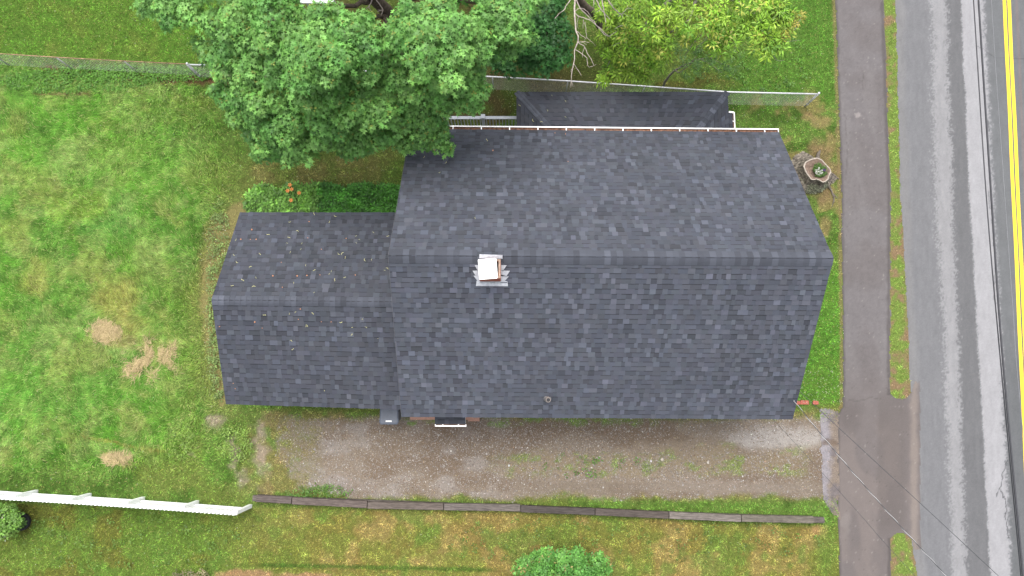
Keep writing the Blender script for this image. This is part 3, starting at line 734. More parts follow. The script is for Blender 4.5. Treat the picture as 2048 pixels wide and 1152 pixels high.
# ---- dark understorey tree right of the maple
ut = empty('small_maple_tree', P(1085, 70).tolist(), label='smaller dark green maple between the big maple and the bare branches', cat='tree')
UL = [(1085, 20, 50, 4.2), (1110, 60, 40, 4.0), (1075, 75, 45, 3.9), (1110, 100, 36, 3.6), (1085, 120, 30, 3.3), (1060, 105, 30, 3.2), (1030, 118, 34, 3.0), (1000, 118, 26, 2.8), (1050, 40, 40, 3.8), (1105, -30, 44, 4.2), (1065, -50, 50, 4.2), (1105, 135, 12, 3.1), (1010, 90, 30, 3.0)]
crown('crown', UL, 34, (.10, .145), 6, ((56, 112, 50), (80, 144, 66)), (MAPLE, MAPLE_F), ut)
limbs('trunk', [[(1085, 72, 0, .09), (1082, 60, 1.2, .07), (1080, 50, 2.6, .05), (1075, 40, 3.5, .02)], [(1082, 60, 1.3, .04), (1105, 80, 2.6, .02)], [(1082, 60, 1.3, .04), (1030, 90, 2.3, .02)]], M_bark, ut)

# ---- half-dead tree with bare pale branches
dt = empty('dead_tree', P(1228, 82).tolist(), label='leaning brown trunk with bare pale grey dead branches above the chain-link fence', cat='tree')
limbs('trunk', [[(1232, 84, 0, .17), (1215, 66, .6, .15), (1180, 22, 1.9, .13), (1152, -8, 3.0, .12), (1128, -60, 4.6, .09), (1120, -120, 5.8, .05)],
                [(1230, 82, 0, .16), (1262, 96, .15, .06), (1290, 110, .02, .03)]], M_barkdark, dt, 10)
BR = [[(1140, -60, 4.9, .030), (1149, -6, 5.0, .024), (1149, 22, 5.0, .022), (1151, 50, 4.95, .020), (1156, 83, 4.9, .018)],
      [(1156, 83, 4.9, .017), (1149, 100, 4.8, .014), (1147, 128, 4.7, .012), (1143, 150, 4.6, .010), (1142, 168, 4.5, .007), (1141, 175, 4.5, .004)],
      [(1156, 83, 4.9, .013), (1168, 92, 4.8, .011), (1178, 112, 4.7, .009), (1188, 131, 4.6, .006)],
      [(1149, 99, 4.8, .011), (1160, 105, 4.75, .010), (1174, 116, 4.7, .009), (1175, 130, 4.65, .007), (1179, 136, 4.6, .004)],
      [(1179, 134, 4.6, .006), (1192, 129, 4.6, .003)], [(1148, 128, 4.7, .009), (1156, 140, 4.6, .007), (1163, 152, 4.6, .004)],
      [(1147, 134, 4.65, .006), (1141, 144, 4.6, .004)], [(1143, 162, 4.5, .005), (1146, 174, 4.5, .003)],
      [(1169, 94, 4.8, .008), (1165, 106, 4.75, .006), (1165, 115, 4.7, .004)], [(1158, 84, 4.9, .009), (1170, 83, 4.9, .007), (1179, 86, 4.9, .004)],
      [(1163, 84, 4.9, .006), (1174, 90, 4.9, .003)], [(1154, 63, 4.9, .009), (1164, 72, 4.8, .007), (1173, 78, 4.8, .004)],
      [(1143, -4, 5.0, .016), (1135, 8, 5.0, .012), (1127, 21, 5.0, .011), (1117, 28, 4.9, .009), (1110, 37, 4.9, .006)],
      [(1149, 24, 5.0, .014), (1158, 33, 4.9, .013), (1172, 38, 4.8, .012), (1188, 46, 4.7, .011), (1200, 56, 4.6, .010), (1212, 68, 4.5, .008), (1222, 75, 4.4, .004)],
      [(1152, -2, 4.8, .016), (1160, 16, 4.8, .014), (1172, 28, 4.7, .013), (1184, 40, 4.6, .012), (1196, 54, 4.5, .010), (1208, 69, 4.4, .009), (1218, 73, 4.4, .005)],
      [(1148, 23, 4.9, .010), (1157, 17, 4.9, .009), (1168, 18, 4.8, .008), (1178, 28, 4.8, .006), (1184, 36, 4.7, .004)],
      [(1157, 33, 4.9, .009), (1154, 45, 4.8, .007), (1157, 58, 4.7, .004)], [(1167, 39, 4.8, .009), (1166, 50, 4.7, .007), (1166, 57, 4.7, .004)],
      [(1170, 44, 4.8, .009), (1172, 58, 4.7, .008), (1173, 74, 4.6, .006), (1184, 84, 4.6, .004), (1191, 92, 4.5, .003)],
      [(1173, 74, 4.6, .005), (1168, 82, 4.6, .003)], [(1219, 71, 4.5, .007), (1228, 66, 4.5, .005), (1234, 62, 4.5, .003)],
      [(1192, -6, 5.2, .016), (1198, 12, 5.1, .013), (1204, 22, 5.1, .011), (1212, 30, 5.0, .008), (1220, 39, 5.0, .005)],
      [(1203, -8, 5.2, .018), (1207, 15, 5.1, .016), (1210, 34, 5.0, .012), (1212, 46, 5.0, .008)],
      [(1188, -5, 5.2, .010), (1188, 8, 5.2, .008), (1186, 16, 5.1, .004)], [(1202, 19, 5.1, .007), (1193, 24, 5.1, .004)],
      [(1214, -6, 5.2, .018), (1221, 8, 5.2, .016), (1231, 20, 5.1, .013), (1243, 28, 5.0, .010), (1245, 35, 5.0, .006)],
      [(1244, 28, 5.0, .008), (1252, 18, 5.0, .006), (1257, 16, 5.0, .005), (1269, 19, 5.0, .003)], [(1254, 16, 5, .004), (1254, 6, 5, .003)],
      [(1247, 27, 5.0, .006), (1257, 33, 5.0, .003)], [(1241, 29, 5.0, .005), (1236, 34, 5.0, .003)], [(1218, 4, 5.2, .006), (1228, 10, 5.2, .003)],
      [(1190, -60, 5.4, .03), (1140, -62, 5.0, .04)], [(1188, -60, 5.4, .03), (1192, -6, 5.2, .018)], [(1190, -60, 5.4, .03), (1214, -6, 5.2, .02)], [(1195, -50, 5.4, .02), (1203, -8, 5.2, .018)],
      [(1132, -50, 4.4, .03), (1143, -4, 5.0, .018)]]
limbs('bare_branches', BR, M_deadwood, dt, 6, .035)

# ---- yellow-green tree
yt = empty('yellow_green_tree', P(1400, -20).tolist(), label='airy yellow-green tree with fine narrow leaves above the fence', cat='tree')
YL = []
for L_ in """1235,15,34,4.2 1260,45,34,4.4 1240,80,26,3.7 1222,95,18,3.3 1290,20,40,5.0 1300,60,38,4.9 1275,90,26,4.0 1330,30,42,5.4 1345,75,36,5.0 1320,105,20,4.4 1375,20,44,5.6
1340,5,40,5.4 1405,45,44,5.8 1440,15,44,5.8 1440,60,40,5.6 1480,25,44,6.0 1475,65,40,5.8 1515,30,44,6.0 1510,70,36,5.8 1545,20,34,5.9 1550,55,34,5.8 1530,80,30,5.6 1450,85,26,5.0 1565,10,18,5.8
1572,22,14,5.8 1290,115,16,3.8 1230,120,15,2.9 1210,145,18,2.6 1270,140,14,3.0 1290,145,13,3.0 1555,85,18,5.5 1240,145,12,2.8 1215,60,20,3.8 1225,30,24,4.0 1310,130,12,3.6 1260,110,16,3.6""".split():
    YL.append(tuple(float(v) for v in L_.split(',')))
for k in range(16): YL.append((1260 + (k * 71 % 320), -50 - (k * 37 % 190), 56, 6.2 - (k % 4) * .2))
crown('crown', with_twigs(YL, 5, 5, .36, .55), 16, (.10, .17), 9, ((108, 168, 42), (184, 222, 76)), (LANCE * [1, 1.2, 1], LANCE_F), yt, tips=(212, 220, 98), tip_frac=.08, spread=.28, squash=1.0)
cc_ = [(1596, 34, 9, 5.6), (1604, 30, 5, 5.6), (1588, 48, 9, 5.6), (1580, 58, 8, 5.6), (1572, 66, 8, 5.6)]
crown('crown', cc_, 60, (.07, .11), 7, ((160, 186, 60), (212, 190, 96)), (LANCE * [1, 1.5, 1], LANCE_F), yt)
limbs('trunk', [[(1400, -20, 0, .16), (1400, -40, 2.4, .13), (1410, -40, 4, .10), (1440, -20, 5.0, .06), (1520, 40, 5.2, .03), (1556, 82, 5.3, .018), (1586, 62, 5.5, .012), (1602, 38, 5.6, .005)],
                [(1402, -40, 3, .08), (1340, 0, 4.2, .05), (1290, 50, 4.2, .03), (1235, 90, 3.0, .015), (1212, 140, 2.4, .007)],
                [(1410, -40, 3.8, .06), (1380, 40, 4.8, .03), (1330, 70, 4.6, .02), (1270, 130, 3.0, .008)],
                [(1556, 82, 5.3, .01), (1575, 83, 5.2, .006), (1600, 80, 5.2, .003)],
                [(1541, 86, 5.2, .011), (1542, 103, 5.0, .009), (1549, 115, 4.9, .008), (1558, 122, 4.8, .006), (1568, 121, 4.8, .003)],
                [(1290, 50, 4.2, .014), (1240, 52, 4.3, .01), (1228, 60, 4.2, .006)], [(1257, 84, 3.9, .01), (1238, 86, 3.8, .008), (1222, 92, 3.6, .004)],
                [(1252, 84, 3.6, .008), (1238, 107, 3.4, .005)], [(1220, 122, 3.0, .008), (1210, 140, 2.6, .004)], [(1300, 118, 3.4, .009), (1315, 127, 3.4, .007), (1338, 130, 3.3, .003)],
                [(1302, 121, 3.4, .007), (1340, 121, 3.4, .003)]], M_twig, yt, 6)

# ---- grey-stemmed small tree in front of it
gt = empty('young_tree', P(1326, 174).tolist(), label='thin dark-stemmed young tree with sparse grey-green leaves just behind the fence', cat='tree')
GL = [(1370, 110, 26, 2.4), (1400, 125, 30, 2.6), (1440, 110, 30, 2.8), (1465, 120, 26, 2.7), (1450, 142, 20, 2.4), (1385, 138, 24, 2.3), (1475, 100, 18, 2.8), (1420, 95, 24, 2.7), (1360, 135, 16, 2.0), (1350, 100, 20, 2.4)]
crown('crown', GL, 17, (.05, .085), 6, ((86, 130, 58), (128, 168, 92)), (OVAL, OVAL_F), gt)
limbs('trunk', [[(1326, 174, 0, .045), (1334, 158, .6, .04), (1348, 142, 1.2, .032), (1372, 128, 1.7, .022), (1400, 118, 2.2, .014), (1440, 112, 2.5, .006)],
                [(1348, 142, 1.2, .02), (1362, 144, 1.6, .016), (1378, 132, 2.0, .011), (1392, 112, 2.4, .006)], [(1400, 118, 2.1, .012), (1424, 130, 2.3, .008), (1444, 146, 2.4, .004)],
                [(1362, 136, 1.6, .012), (1380, 96, 2.3, .008), (1400, 66, 2.7, .004)], [(1420, 116, 2.3, .008), (1460, 132, 2.4, .004)], [(1385, 108, 2.3, .01), (1420, 64, 3.0, .005)],
                [(1390, 84, 2.6, .008), (1412, 58, 2.9, .004)], [(1440, 112, 2.5, .006), (1478, 90, 2.7, .003)]], M_twig, gt, 6)

# ---- round bush at the bottom edge, flowering shrub at the left edge, dry shrub
bs = empty('round_bush', P(1120, 1150).tolist(), label='rounded bright green bush on the south lawn at the bottom edge', cat='bush')
BL = [(1050, 1140, 22, 1.0), (1062, 1128, 16, .9), (1092, 1108, 13, 1.1), (1098, 1122, 20, 1.2), (1090, 1145, 26, 1.3), (1128, 1118, 18, 1.3), (1130, 1140, 28, 1.5), (1153, 1107, 12, 1.2), (1155, 1125, 18, 1.3), (1165, 1142, 24, 1.3), (1188, 1118, 14, .9), (1195, 1135, 18, 1.0), (1205, 1125, 10, .8), (1110, 1170, 34, 1.6), (1060, 1165, 28, 1.2), (1150, 1180, 36, 1.5), (1190, 1165, 26, 1.1), (1120, 1205, 34, 1.3), (1075, 1110, 7, .8), (1212, 1140, 9, .7)]
crown('foliage', with_twigs(BL, 9, 4, .45, .72), 70, (.06, .095), 6, ((76, 144, 54), (140, 200, 92)), (OVAL, OVAL_F), bs, tips=(214, 196, 120), tip_frac=.04, spread=.2)
limbs('trunk', [[(1120, 1150, 0, .05), (1125, 1148, .5, .04), (1130, 1150, 1.1, .02)], [(1122, 1150, .2, .03), (1090, 1140, .9, .012)], [(1122, 1150, .2, .03), (1165, 1140, .9, .012)], [(1122, 1150, .2, .03), (1140, 1175, .9, .012)]], M_bark, bs, 6)

fs = empty('flowering_shrub', P(38, 1040).tolist(), label='light green shrub with small white flowers planted in a black ring at the left edge', cat='shrub')
FL = [(-5, 1035, 22, .9), (12, 1022, 14, .8), (15, 1045, 22, 1.0), (25, 1035, 14, .9), (10, 1062, 18, .9), (-15, 1060, 22, .9), (28, 1060, 8, .7), (-30, 1030, 26, 1), (38, 1048, 8, .5), (22, 1012, 8, .5), (36, 1028, 6, .4)]
crown('foliage', FL, 75, (.06, .10), 6, ((98, 150, 52), (146, 186, 84)), (OVAL, OVAL_F), fs, tips=(214, 222, 190), tip_frac=.06)
limbs('trunk', [[(38, 1043, 0, .02), (30, 1040, .4, .014), (12, 1042, .8, .008)], [(40, 1043, 0, .015), (45, 1040, .3, .008)], [(38, 1043, 0, .02), (-10, 1050, .7, .01)]], M_deadwood, fs, 6)
mb = MB(); c0 = Pv(46, 1043, 0)
for k in range(40):
    a0 = 2 * math.pi * k / 40; a1 = 2 * math.pi * (k + 1) / 40
    ro = .25; ri = .20
    q = lambda r_, a, z: (c0.x + r_ * math.cos(a), c0.y + r_ * math.sin(a), z)
    mb.quad(q(ro, a0, .10), q(ro, a1, .10), q(ri, a1, .10), q(ri, a0, .10)); mb.quad(q(ro, a0, 0), q(ro, a1, 0), q(ro, a1, .10), q(ro, a0, .10)); mb.quad(q(ri, a0, .03), q(ri, a1, .03), q(ri, a1, .10), q(ri, a0, .10))
    mb.poly([q(ri, a0, .03), q(ri, a1, .03), (c0.x, c0.y, .045)])
ring = mb.build('edging_ring', M_black); tag(ring, 'black round edging ring filled with dark mulch beside the flowering shrub', 'edging ring')

ds = empty('dry_shrub', P(372, 1162).tolist(), label='greyish brown half-dry shrub at the bottom left edge of the lawn', cat='shrub')
crown('foliage', [(350, 1158, 14, .35), (372, 1160, 16, .4), (398, 1156, 12, .35), (380, 1180, 22, .5), (350, 1185, 20, .45)], 60, (.05, .08), 5, ((124, 128, 88), (176, 160, 124)), (OVAL, OVAL_F), ds)
limbs('trunk', [[(372, 1164, 0, .02), (375, 1165, .3, .01)], [(372, 1164, 0, .015), (350, 1160, .28, .006)]], M_twig, ds, 6)

# ---- flower bed behind the wing: ground cover and lilies
n = 5200
xx = rng.uniform(488, 812, n); yy = rng.uniform(374, 432, n)
edge = fbm(xx, yy, 14, 80, 3) * 44; ok = (yy > 358 + edge * .9) & (xx > 482 + edge + (yy < 395) * (395 - yy) * .6); xx, yy = xx[ok], yy[ok]; n = len(xx)
left = xx < 640
cen = P(xx, yy, .0); cen[:, 2] = rng.uniform(.12, .34, n)
nr = rng.normal(0, .3, (n, 3)); nr[:, 2] = 1; nr /= np.linalg.norm(nr, axis=1, keepdims=True)
cl = np.where(left[:, None], S(122, 176, 70), S(84, 152, 50)) * .52 * np.exp(rng.normal(0, .22, (n, 1)) + (vnoise(xx, yy, 9, 41) - .5)[:, None] * 1.3)
p, d, u, s_, c_ = rosettes(cen, nr, np.where(left, .10, .085) * rng.uniform(.8, 1.3, n), cl, 5, .1)
o = leaves('ground_cover', p, d, u, s_, c_, (OVAL, OVAL_F), M_leaf); tag(o, 'lush green leafy ground cover in the bed behind the low wing', 'ground cover', kind='stuff')
def lily(px, py, z, rz, label):
    e = empty('lily_plant', P(px, py).tolist(), label=label, cat='flower', group='orange lilies in the leafy bed')
    mb = MB(); mb.tube([(0, 0, 0), (.01, 0, z * .5), (.02, .01, z)], [.008, .007, .006], 6); mb.build('stem', M_stem, e)
    mb = MB()
    for k in range(6):
        a = k * math.pi / 3 + rz; d = Vector((math.cos(a), math.sin(a), 0)); s = Vector((-d.y, d.x, 0)); o_ = Vector((.02, .01, z))
        mb.quad(o_, o_ + d * .04 + s * .020 + Vector((0, 0, .035)), o_ + d * .075 + Vector((0, 0, .02)), o_ + d * .04 - s * .020 + Vector((0, 0, .035)))
    mb.build('petals', M_petal_o, e)
    V_ = []
    mb = MB()
    for k in range(9):
        a = k * .7 + rz; d = Vector((math.cos(a), math.sin(a), 0)); s = Vector((-d.y, d.x, 0)) * .014
        q0 = Vector((0, 0, .02)); q1 = d * .14 + Vector((0, 0, .3)); q2 = d * .32 + Vector((0, 0, .26))
        mb.quad(q0 - s, q0 + s, q1 + s, q1 - s); mb.poly([q1 - s, q1 + s, q2])
    mb.build('leaves', M_lilyleaf, e)
    for ch in e.children: ch.matrix_parent_inverse = Matrix.Identity(4)
M_stem = flat_mat('green_stem', (.07, .14, .03), .7, .2); M_lilyleaf = flat_mat('lily_leaves', (.10, .22, .05), .6, .3, noise=.2)
lily(589, 380, .52, .2, 'orange lily nearest the lawn in the leafy bed'); lily(584, 391, .5, .9, 'orange lily in the paired clump, left bloom')
lily(592, 388, .5, 1.7, 'orange lily in the paired clump, right bloom'); lily(606, 395, .48, .5, 'orange lily standing rightmost in the leafy bed')
lily(590, 409, .46, 1.2, 'orange lily closest to the low wing roof')

# weeds: lighter broad leaves in the yard and clover flowers
xs_, ys_, cs_ = [], [], []
for cx, cy, rx, ry, m_, co in ((365, 880, 34, 36, 90, (150, 186, 80)), (470, 888, 38, 38, 90, (156, 192, 86)), (250, 150, 190, 16, 900, (120, 180, 60)), (150, 165, 150, 22, 600, (112, 172, 56)),
                           (640, 985, 70, 14, 70, (114, 160, 66)), (440, 600, 26, 200, 500, (150, 178, 96)), (700, 420, 100, 14, 200, (100, 160, 56)), (330, 230, 90, 60, 150, (140, 184, 70)), (1190, 930, 110, 26, 22, (118, 162, 70)),
                           (1240, 1080, 400, 50, 150, (122, 154, 62)), (250, 1080, 240, 60, 110, (124, 162, 66)), (1500, 130, 130, 60, 90, (110, 158, 64))):
    a = rng.uniform(0, 6.283, m_); q = np.sqrt(rng.random(m_)); xs_.append(cx + rx * q * np.cos(a)); ys_.append(cy + ry * q * np.sin(a)); cs_.append(np.tile(S(*co), (m_, 1)))
xx = np.concatenate(xs_); yy = np.concatenate(ys_); cl = np.concatenate(cs_) * .42 * np.exp(rng.normal(0, .2, (len(xx), 1)))
ok = on_ground_hard(xx, yy); xx, yy, cl = xx[ok], yy[ok], cl[ok]; n = len(xx); cen = P(xx, yy, 0); cen[:, 2] = rng.uniform(.04, .14, n)
nr = rng.normal(0, .25, (n, 3)); nr[:, 2] = 1; nr /= np.linalg.norm(nr, axis=1, keepdims=True)
p, d, u, s_, c_ = rosettes(cen, nr, rng.uniform(.04, .085, n), cl, 5, .15)
o = leaves('weeds', p, d, u, s_, c_, (OVAL, OVAL_F), M_leaf); tag(o, 'broad-leaved light green weeds scattered through the lawn', 'weeds', kind='stuff')
xs_, ys_ = [], []
for cx, cy, rx, ry, m_ in ((1650, 640, 45, 150, 110), (1640, 770, 50, 36, 150), (120, 850, 200, 120, 120), (280, 60, 280, 55, 60), (250, 330, 240, 180, 110), (430, 620, 30, 200, 110), (700, 350, 180, 50, 90), (990, 210, 60, 30, 60), (1550, 230, 90, 40, 30), (300, 1090, 300, 60, 60), (1200, 1080, 400, 50, 40), (1500,100,150,80,40)):
    xs_.append(cx + rx * rng.uniform(-1, 1, m_)); ys_.append(cy + ry * rng.uniform(-1, 1, m_))
xx = np.concatenate(xs_); yy = np.concatenate(ys_); ok = on_ground_hard(xx, yy); xx, yy = xx[ok], yy[ok]; n = len(xx); cen = P(xx, yy, 0); cen[:, 2] = rng.uniform(.07, .12, n)
a = rng.uniform(0, 6.283, n); d = np.stack([np.cos(a), np.sin(a), np.zeros(n)], -1)
o = leaves('clover_flowers', cen, d, np.tile([0, 0, 1.], (n, 1)), rng.uniform(.018, .034, n), S(222, 226, 196) * .42 * np.exp(rng.normal(0, .2, (n, 1))), (OVAL, OVAL_F), M_leaf); tag(o, 'tiny white clover flowers dotted over the lawn', 'clover', kind='stuff')

# ------------------------------------------------------------------ pebbles
OCT = np.array([(1, 0, 0), (0, 1, 0), (-1, 0, 0), (0, -1, 0), (0, 0, 1), (.7, .7, .1), (-.7, .7, .1), (-.7, -.7, .1), (.7, -.7, .1)], float)
OCF = np.array([(0, 5, 4), (5, 1, 4), (1, 6, 4), (6, 2, 4), (2, 7, 4), (7, 3, 4), (3, 8, 4), (8, 0, 4)])
n = 70000
xx = rng.uniform(540, 1676, n); yy = rng.uniform(826, 1012, n); dm = drive_mask(xx, yy)
smooth = (1 - sst(8, 16, np.abs(yy - 976))) * sst(1000, 1080, xx) + (1 - sst(8, 18, np.abs(yy - 888))) * sst(1200, 1300, xx)
ok = rng.random(n) < dm * (.9 - .6 * np.clip(smooth, 0, 1)) * (.35 + 1.1 * fbm(xx, yy, 40, 85)); xx, yy = xx[ok], yy[ok]; n = len(xx)
sz = np.clip(rng.lognormal(-4.75, .38, n), .005, .035); cen = P(xx, yy, .005)
a = rng.uniform(0, 6.283, n); sx = sz * rng.uniform(.8, 1.4, n); sy = sz; szz = sz * .5
V = OCT[None] * np.stack([sx, sy, szz], -1)[:, None]; Vr = V.copy(); Vr[..., 0] = V[..., 0] * np.cos(a)[:, None] - V[..., 1] * np.sin(a)[:, None]; Vr[..., 1] = V[..., 0] * np.sin(a)[:, None] + V[..., 1] * np.cos(a)[:, None]
V = Vr + cen[:, None]
t = rng.random((n, 1)); col = np.where(t < .5, S(150, 138, 128), np.where(t < .85, S(172, 166, 160), np.where(t < .96, S(132, 108, 88), S(210, 206, 200)))) * .42 * np.exp(rng.normal(0, .2, (n, 1)))
Fc = (np.arange(n)[:, None, None] * 9 + OCF[None]).reshape(-1, 3)
o = link('gravel_stones', np_mesh('gravel_stones', V.reshape(-1, 3), Fc, np.repeat(col, 9, 0)), M_stone); tag(o, 'small grey and tan gravel stones strewn over the drive', 'gravel', kind='stuff')
def rock(name, px, py, r, col, label):
    import bmesh
    bm = bmesh.new(); bmesh.ops.create_icosphere(bm, subdivisions=2, radius=r)
    for v in bm.verts: v.co *= 1 + .35 * (random.random() - .5); v.co.z *= .55
    me = bpy.data.meshes.new(name); bm.to_mesh(me); bm.free()
    p = P(px, py, r * .3); o = link(name, me, flat_mat('stone', col, .9, .2, noise=.2), None, p.tolist()); tag(o, label, 'stone')
rock('stone', 1324, 919, .05, (.33, .29, .25), 'pale tan stone near the middle of the gravel drive')
rock('stone', 1302, 922, .035, (.36, .34, .35), 'small grey stone just left of the pale tan stone')
rock('stone', 1416, 925, .04, (.33, .30, .26), 'pale stone in the right half of the gravel drive')
rock('stone', 1018, 931, .035, (.36, .37, .36), 'grey stone in the drive below the vent pipe side')
rock('stone', 857, 1013, .02, (.6, .58, .55), 'tiny white stone lying on the weathered timber edging')

# ------------------------------------------------------------------ shingles
def shingle_slope(mb, E0, E1, R0, R1, exposure=.143, seed=1, clipx=None, dark=1.0, drop=0):
    """tabs on the plane spanned by eave E0-E1 and ridge R0-R1"""
    rg = random.Random(seed); E0, E1, R0, R1 = map(Vector, (E0, E1, R0, R1))
    nrm = (E1 - E0).cross(R0 - E0).normalized()
    if nrm.z < 0: nrm = -nrm
    sl_len = ((R0 + R1) / 2 - (E0 + E1) / 2).length; rows = max(1, round(sl_len / exposure))
    def pt(s, t): return (E0.lerp(E1, s)).lerp(R0.lerp(R1, s), t)
    base = Vector((.0428, .0468, .0590)) * dark
    streak = [rg.uniform(.93, 1.07) for _ in range(40)]
    for r in range(rows):
        t0 = r / rows; t1 = (r + 1) / rows
        L = (pt(1, t0) - pt(0, t0)).length; s = 0.0
        rowk = rg.uniform(.96, 1.04); hi = rg.random() < .5
        s = -rg.uniform(0, .15) / L
        while s < 1:
            wdt = rg.choice((.09, .12, .15, .19, .25) if not hi else (.10, .12, .14, .16, .18)) * rg.uniform(.85, 1.15)
            e = min(1, s + wdt / L); s0 = max(0, s)
            if e - s0 < .01 / L: s = e; hi = not hi; continue
            q = rg.random(); k = rg.gauss(1, .07)
            if hi: k *= 1.0 if q > .34 else rg.uniform(1.12, 1.48)
            else: k *= 1.0 if q > .30 else rg.uniform(.72, .9)
            k *= rowk * streak[int(s0 * 39)]
            tint = Vector((rg.uniform(.97, 1.05), 1, rg.uniform(.96, 1.05)))
            c = (base.x * k * tint.x, base.y * k, base.z * k * tint.z)
            h = .013 if hi else .006
            ja = rg.uniform(-.004, .004) / max(sl_len, .1)
            a = pt(s0, t0 + ja); b = pt(e, t0 + ja); cT = pt(e, t1 + .012 / sl_len); dT = pt(s0, t1 + .012 / sl_len)
            ah = a + nrm * h; bh = b + nrm * h; ch = cT + nrm * .0015; dh = dT + nrm * .0015
            if hi:
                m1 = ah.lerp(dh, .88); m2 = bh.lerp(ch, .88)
                mb.quad(ah, bh, m2, m1, c); mb.quad(m1, m2, ch, dh, tuple(v * .74 for v in c))  # upper strip darkened too, painting the shade of the next course
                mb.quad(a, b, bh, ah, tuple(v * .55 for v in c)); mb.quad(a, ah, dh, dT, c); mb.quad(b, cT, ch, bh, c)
            else:
                f = .76   # pigment band plus painted shade under the course above
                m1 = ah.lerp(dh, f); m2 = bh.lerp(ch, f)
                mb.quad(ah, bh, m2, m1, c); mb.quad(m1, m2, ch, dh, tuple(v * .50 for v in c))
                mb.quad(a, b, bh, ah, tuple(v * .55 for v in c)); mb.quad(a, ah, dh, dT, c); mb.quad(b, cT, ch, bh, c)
            s = e; hi = not hi if rg.random() < .85 else hi
    # underlay
    o = nrm * -.003; mb.quad(E0 + o, E1 + o, R1 + o, R0 + o, tuple(base * .6))
def ridge_caps(mb, A, B, nL, nR, halfw, seed=3, exposure=.145, lift=.022):
    """overlapping folded caps from A to B; nL/nR = down-slope unit vectors either side"""
    rg = random.Random(seed); A, B, nL, nR = map(Vector, (A, B, nL, nR)); D = B - A; L = D.length; d = D / L
    n = round(L / exposure); up = Vector((0, 0, 1))
    for k in range(n):
        a = A + d * (k * L / n - .01); b = A + d * ((k + 1) * L / n + .03)
        if k == n - 1: b = B.copy()
        if k == 0: a = A.copy()
        g_ = rg.gauss(1, .12) * (rg.uniform(1.15, 1.4) if rg.random() < .25 else 1)
        c = (.0460 * g_, .0500 * g_, .0630 * g_)
        def prof(p, lf):
            return [p + nL * halfw + up * (.010 + lf), p + nL * halfw * .6 + up * (.014 + lf), p + nL * halfw * .3 + up * (.010 + lf), p + nL * halfw * .1 + up * (.0 + lf), p + nR * halfw * .1 + up * (.0 + lf), p + nR * halfw * .3 + up * (.010 + lf), p + nR * halfw * .6 + up * (.014 + lf), p + nR * halfw + up * (.010 + lf)]
        pa_ = prof(a, .004); pb = prof(b, .014)
        for q in range(7): mb.quad(pa_[q], pa_[q + 1], pb[q + 1], pb[q], c)
        dn = Vector((0, 0, -.014)); 
        for q in range(7): mb.quad(pb[q], pb[q + 1], pb[q + 1] + dn, pb[q] + dn, tuple(v * .5 for v in c))  # cap edges darkened, their shadow line painted into the colour
        for pp in (pa_, pb): pass
        mb.quad(pa_[0], pb[0], pb[0] + dn, pa_[0] + dn, tuple(v * .6 for v in c)); mb.quad(pa_[7], pb[7], pb[7] + dn, pa_[7] + dn, tuple(v * .6 for v in c))
def slope_deck(mb, pts, th=.14):
    mb.prism([Vector(p) - Vector((0, 0, th + .02)) for p in pts], (0, 0, th))

ZE, ZR = 2.80, 5.71
TL, TR = Pv(821, 258, ZE), Pv(1558, 265, ZE); BL_, BR_ = Pv(803, 833.5, ZE), Pv(1585, 838.5, ZE)
RL, RR = Pv(777, 511, ZR), Pv(1667, 517, ZR)
# keep the gable edges in vertical planes
xl = (TL.x + BL_.x + RL.x) / 3; xr = (TR.x + BR_.x + RR.x) / 3
house = empty('house', ((xl + xr) / 2, 3.1, 0), label='house with dark grey shingled gable roof, brick chimney and lower attached wing', cat='house')
HL = Vector(house.location)
def hbuild(mb, name, mat, parent=house, **k):
    """mesh written in world space, hung on its parent without moving"""
    o = mb.build(name, mat, None, **k)
    o.parent = parent
    o.matrix_parent_inverse = Matrix.Translation(-Vector(WORLD.get(parent.name, HL)))
    WORLD[o.name] = WORLD.get(parent.name, HL) * 0 + Vector((0, 0, 0)) if False else Vector((0, 0, 0))
    return o
WORLD = {house.name: HL}

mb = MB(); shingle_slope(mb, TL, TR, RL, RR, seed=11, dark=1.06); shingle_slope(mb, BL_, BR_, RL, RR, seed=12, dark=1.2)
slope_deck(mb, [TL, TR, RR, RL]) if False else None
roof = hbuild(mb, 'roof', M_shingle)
nN = (TL - RL); nN.x = 0; nN.normalize(); nS = (BL_ - RL); nS.x = 0; nS.normalize()
chx0 = Pv(956, 530, ZR).x; chx1 = Pv(1006, 530, ZR).x
mb = MB(); ridge_caps(mb, RL, RL.lerp(RR, (chx0 - .02 - RL.x) / (RR.x - RL.x)), nN, nS, .21, 5); hbuild(mb, 'ridge_cap', M_shingle, roof)
mb = MB(); ridge_caps(mb, RL.lerp(RR, (chx1 + .02 - RL.x) / (RR.x - RL.x)), RR, nN, nS, .21, 6); hbuild(mb, 'ridge_cap', M_shingle, roof)
def sheathing(name, E0, E1, R0, R1, over=.0, th=.13):
    mb = MB(); q = [E0, E1, R1, R0]
    n_ = (E1 - E0).cross(R0 - E0).normalized()
    if n_.z < 0: n_ = -n_
    bot = [p - n_ * (th + .012) for p in q]; top = [p - n_ * .012 for p in q]
    mb.v += [tuple(p) for p in bot + top]; mb.f += [(3, 2, 1, 0), (4, 5, 6, 7), (0, 1, 5, 4), (1, 2, 6, 5), (2, 3, 7, 6), (3, 0, 4, 7)]
    return mb
for a in ((TL, TR, RL, RR), (BL_, BR_, RL, RR)):
    m_ = sheathing('fascia', a[0], a[1], a[2], a[3]); hbuild(m_, 'fascia_board', M_trim, roof)
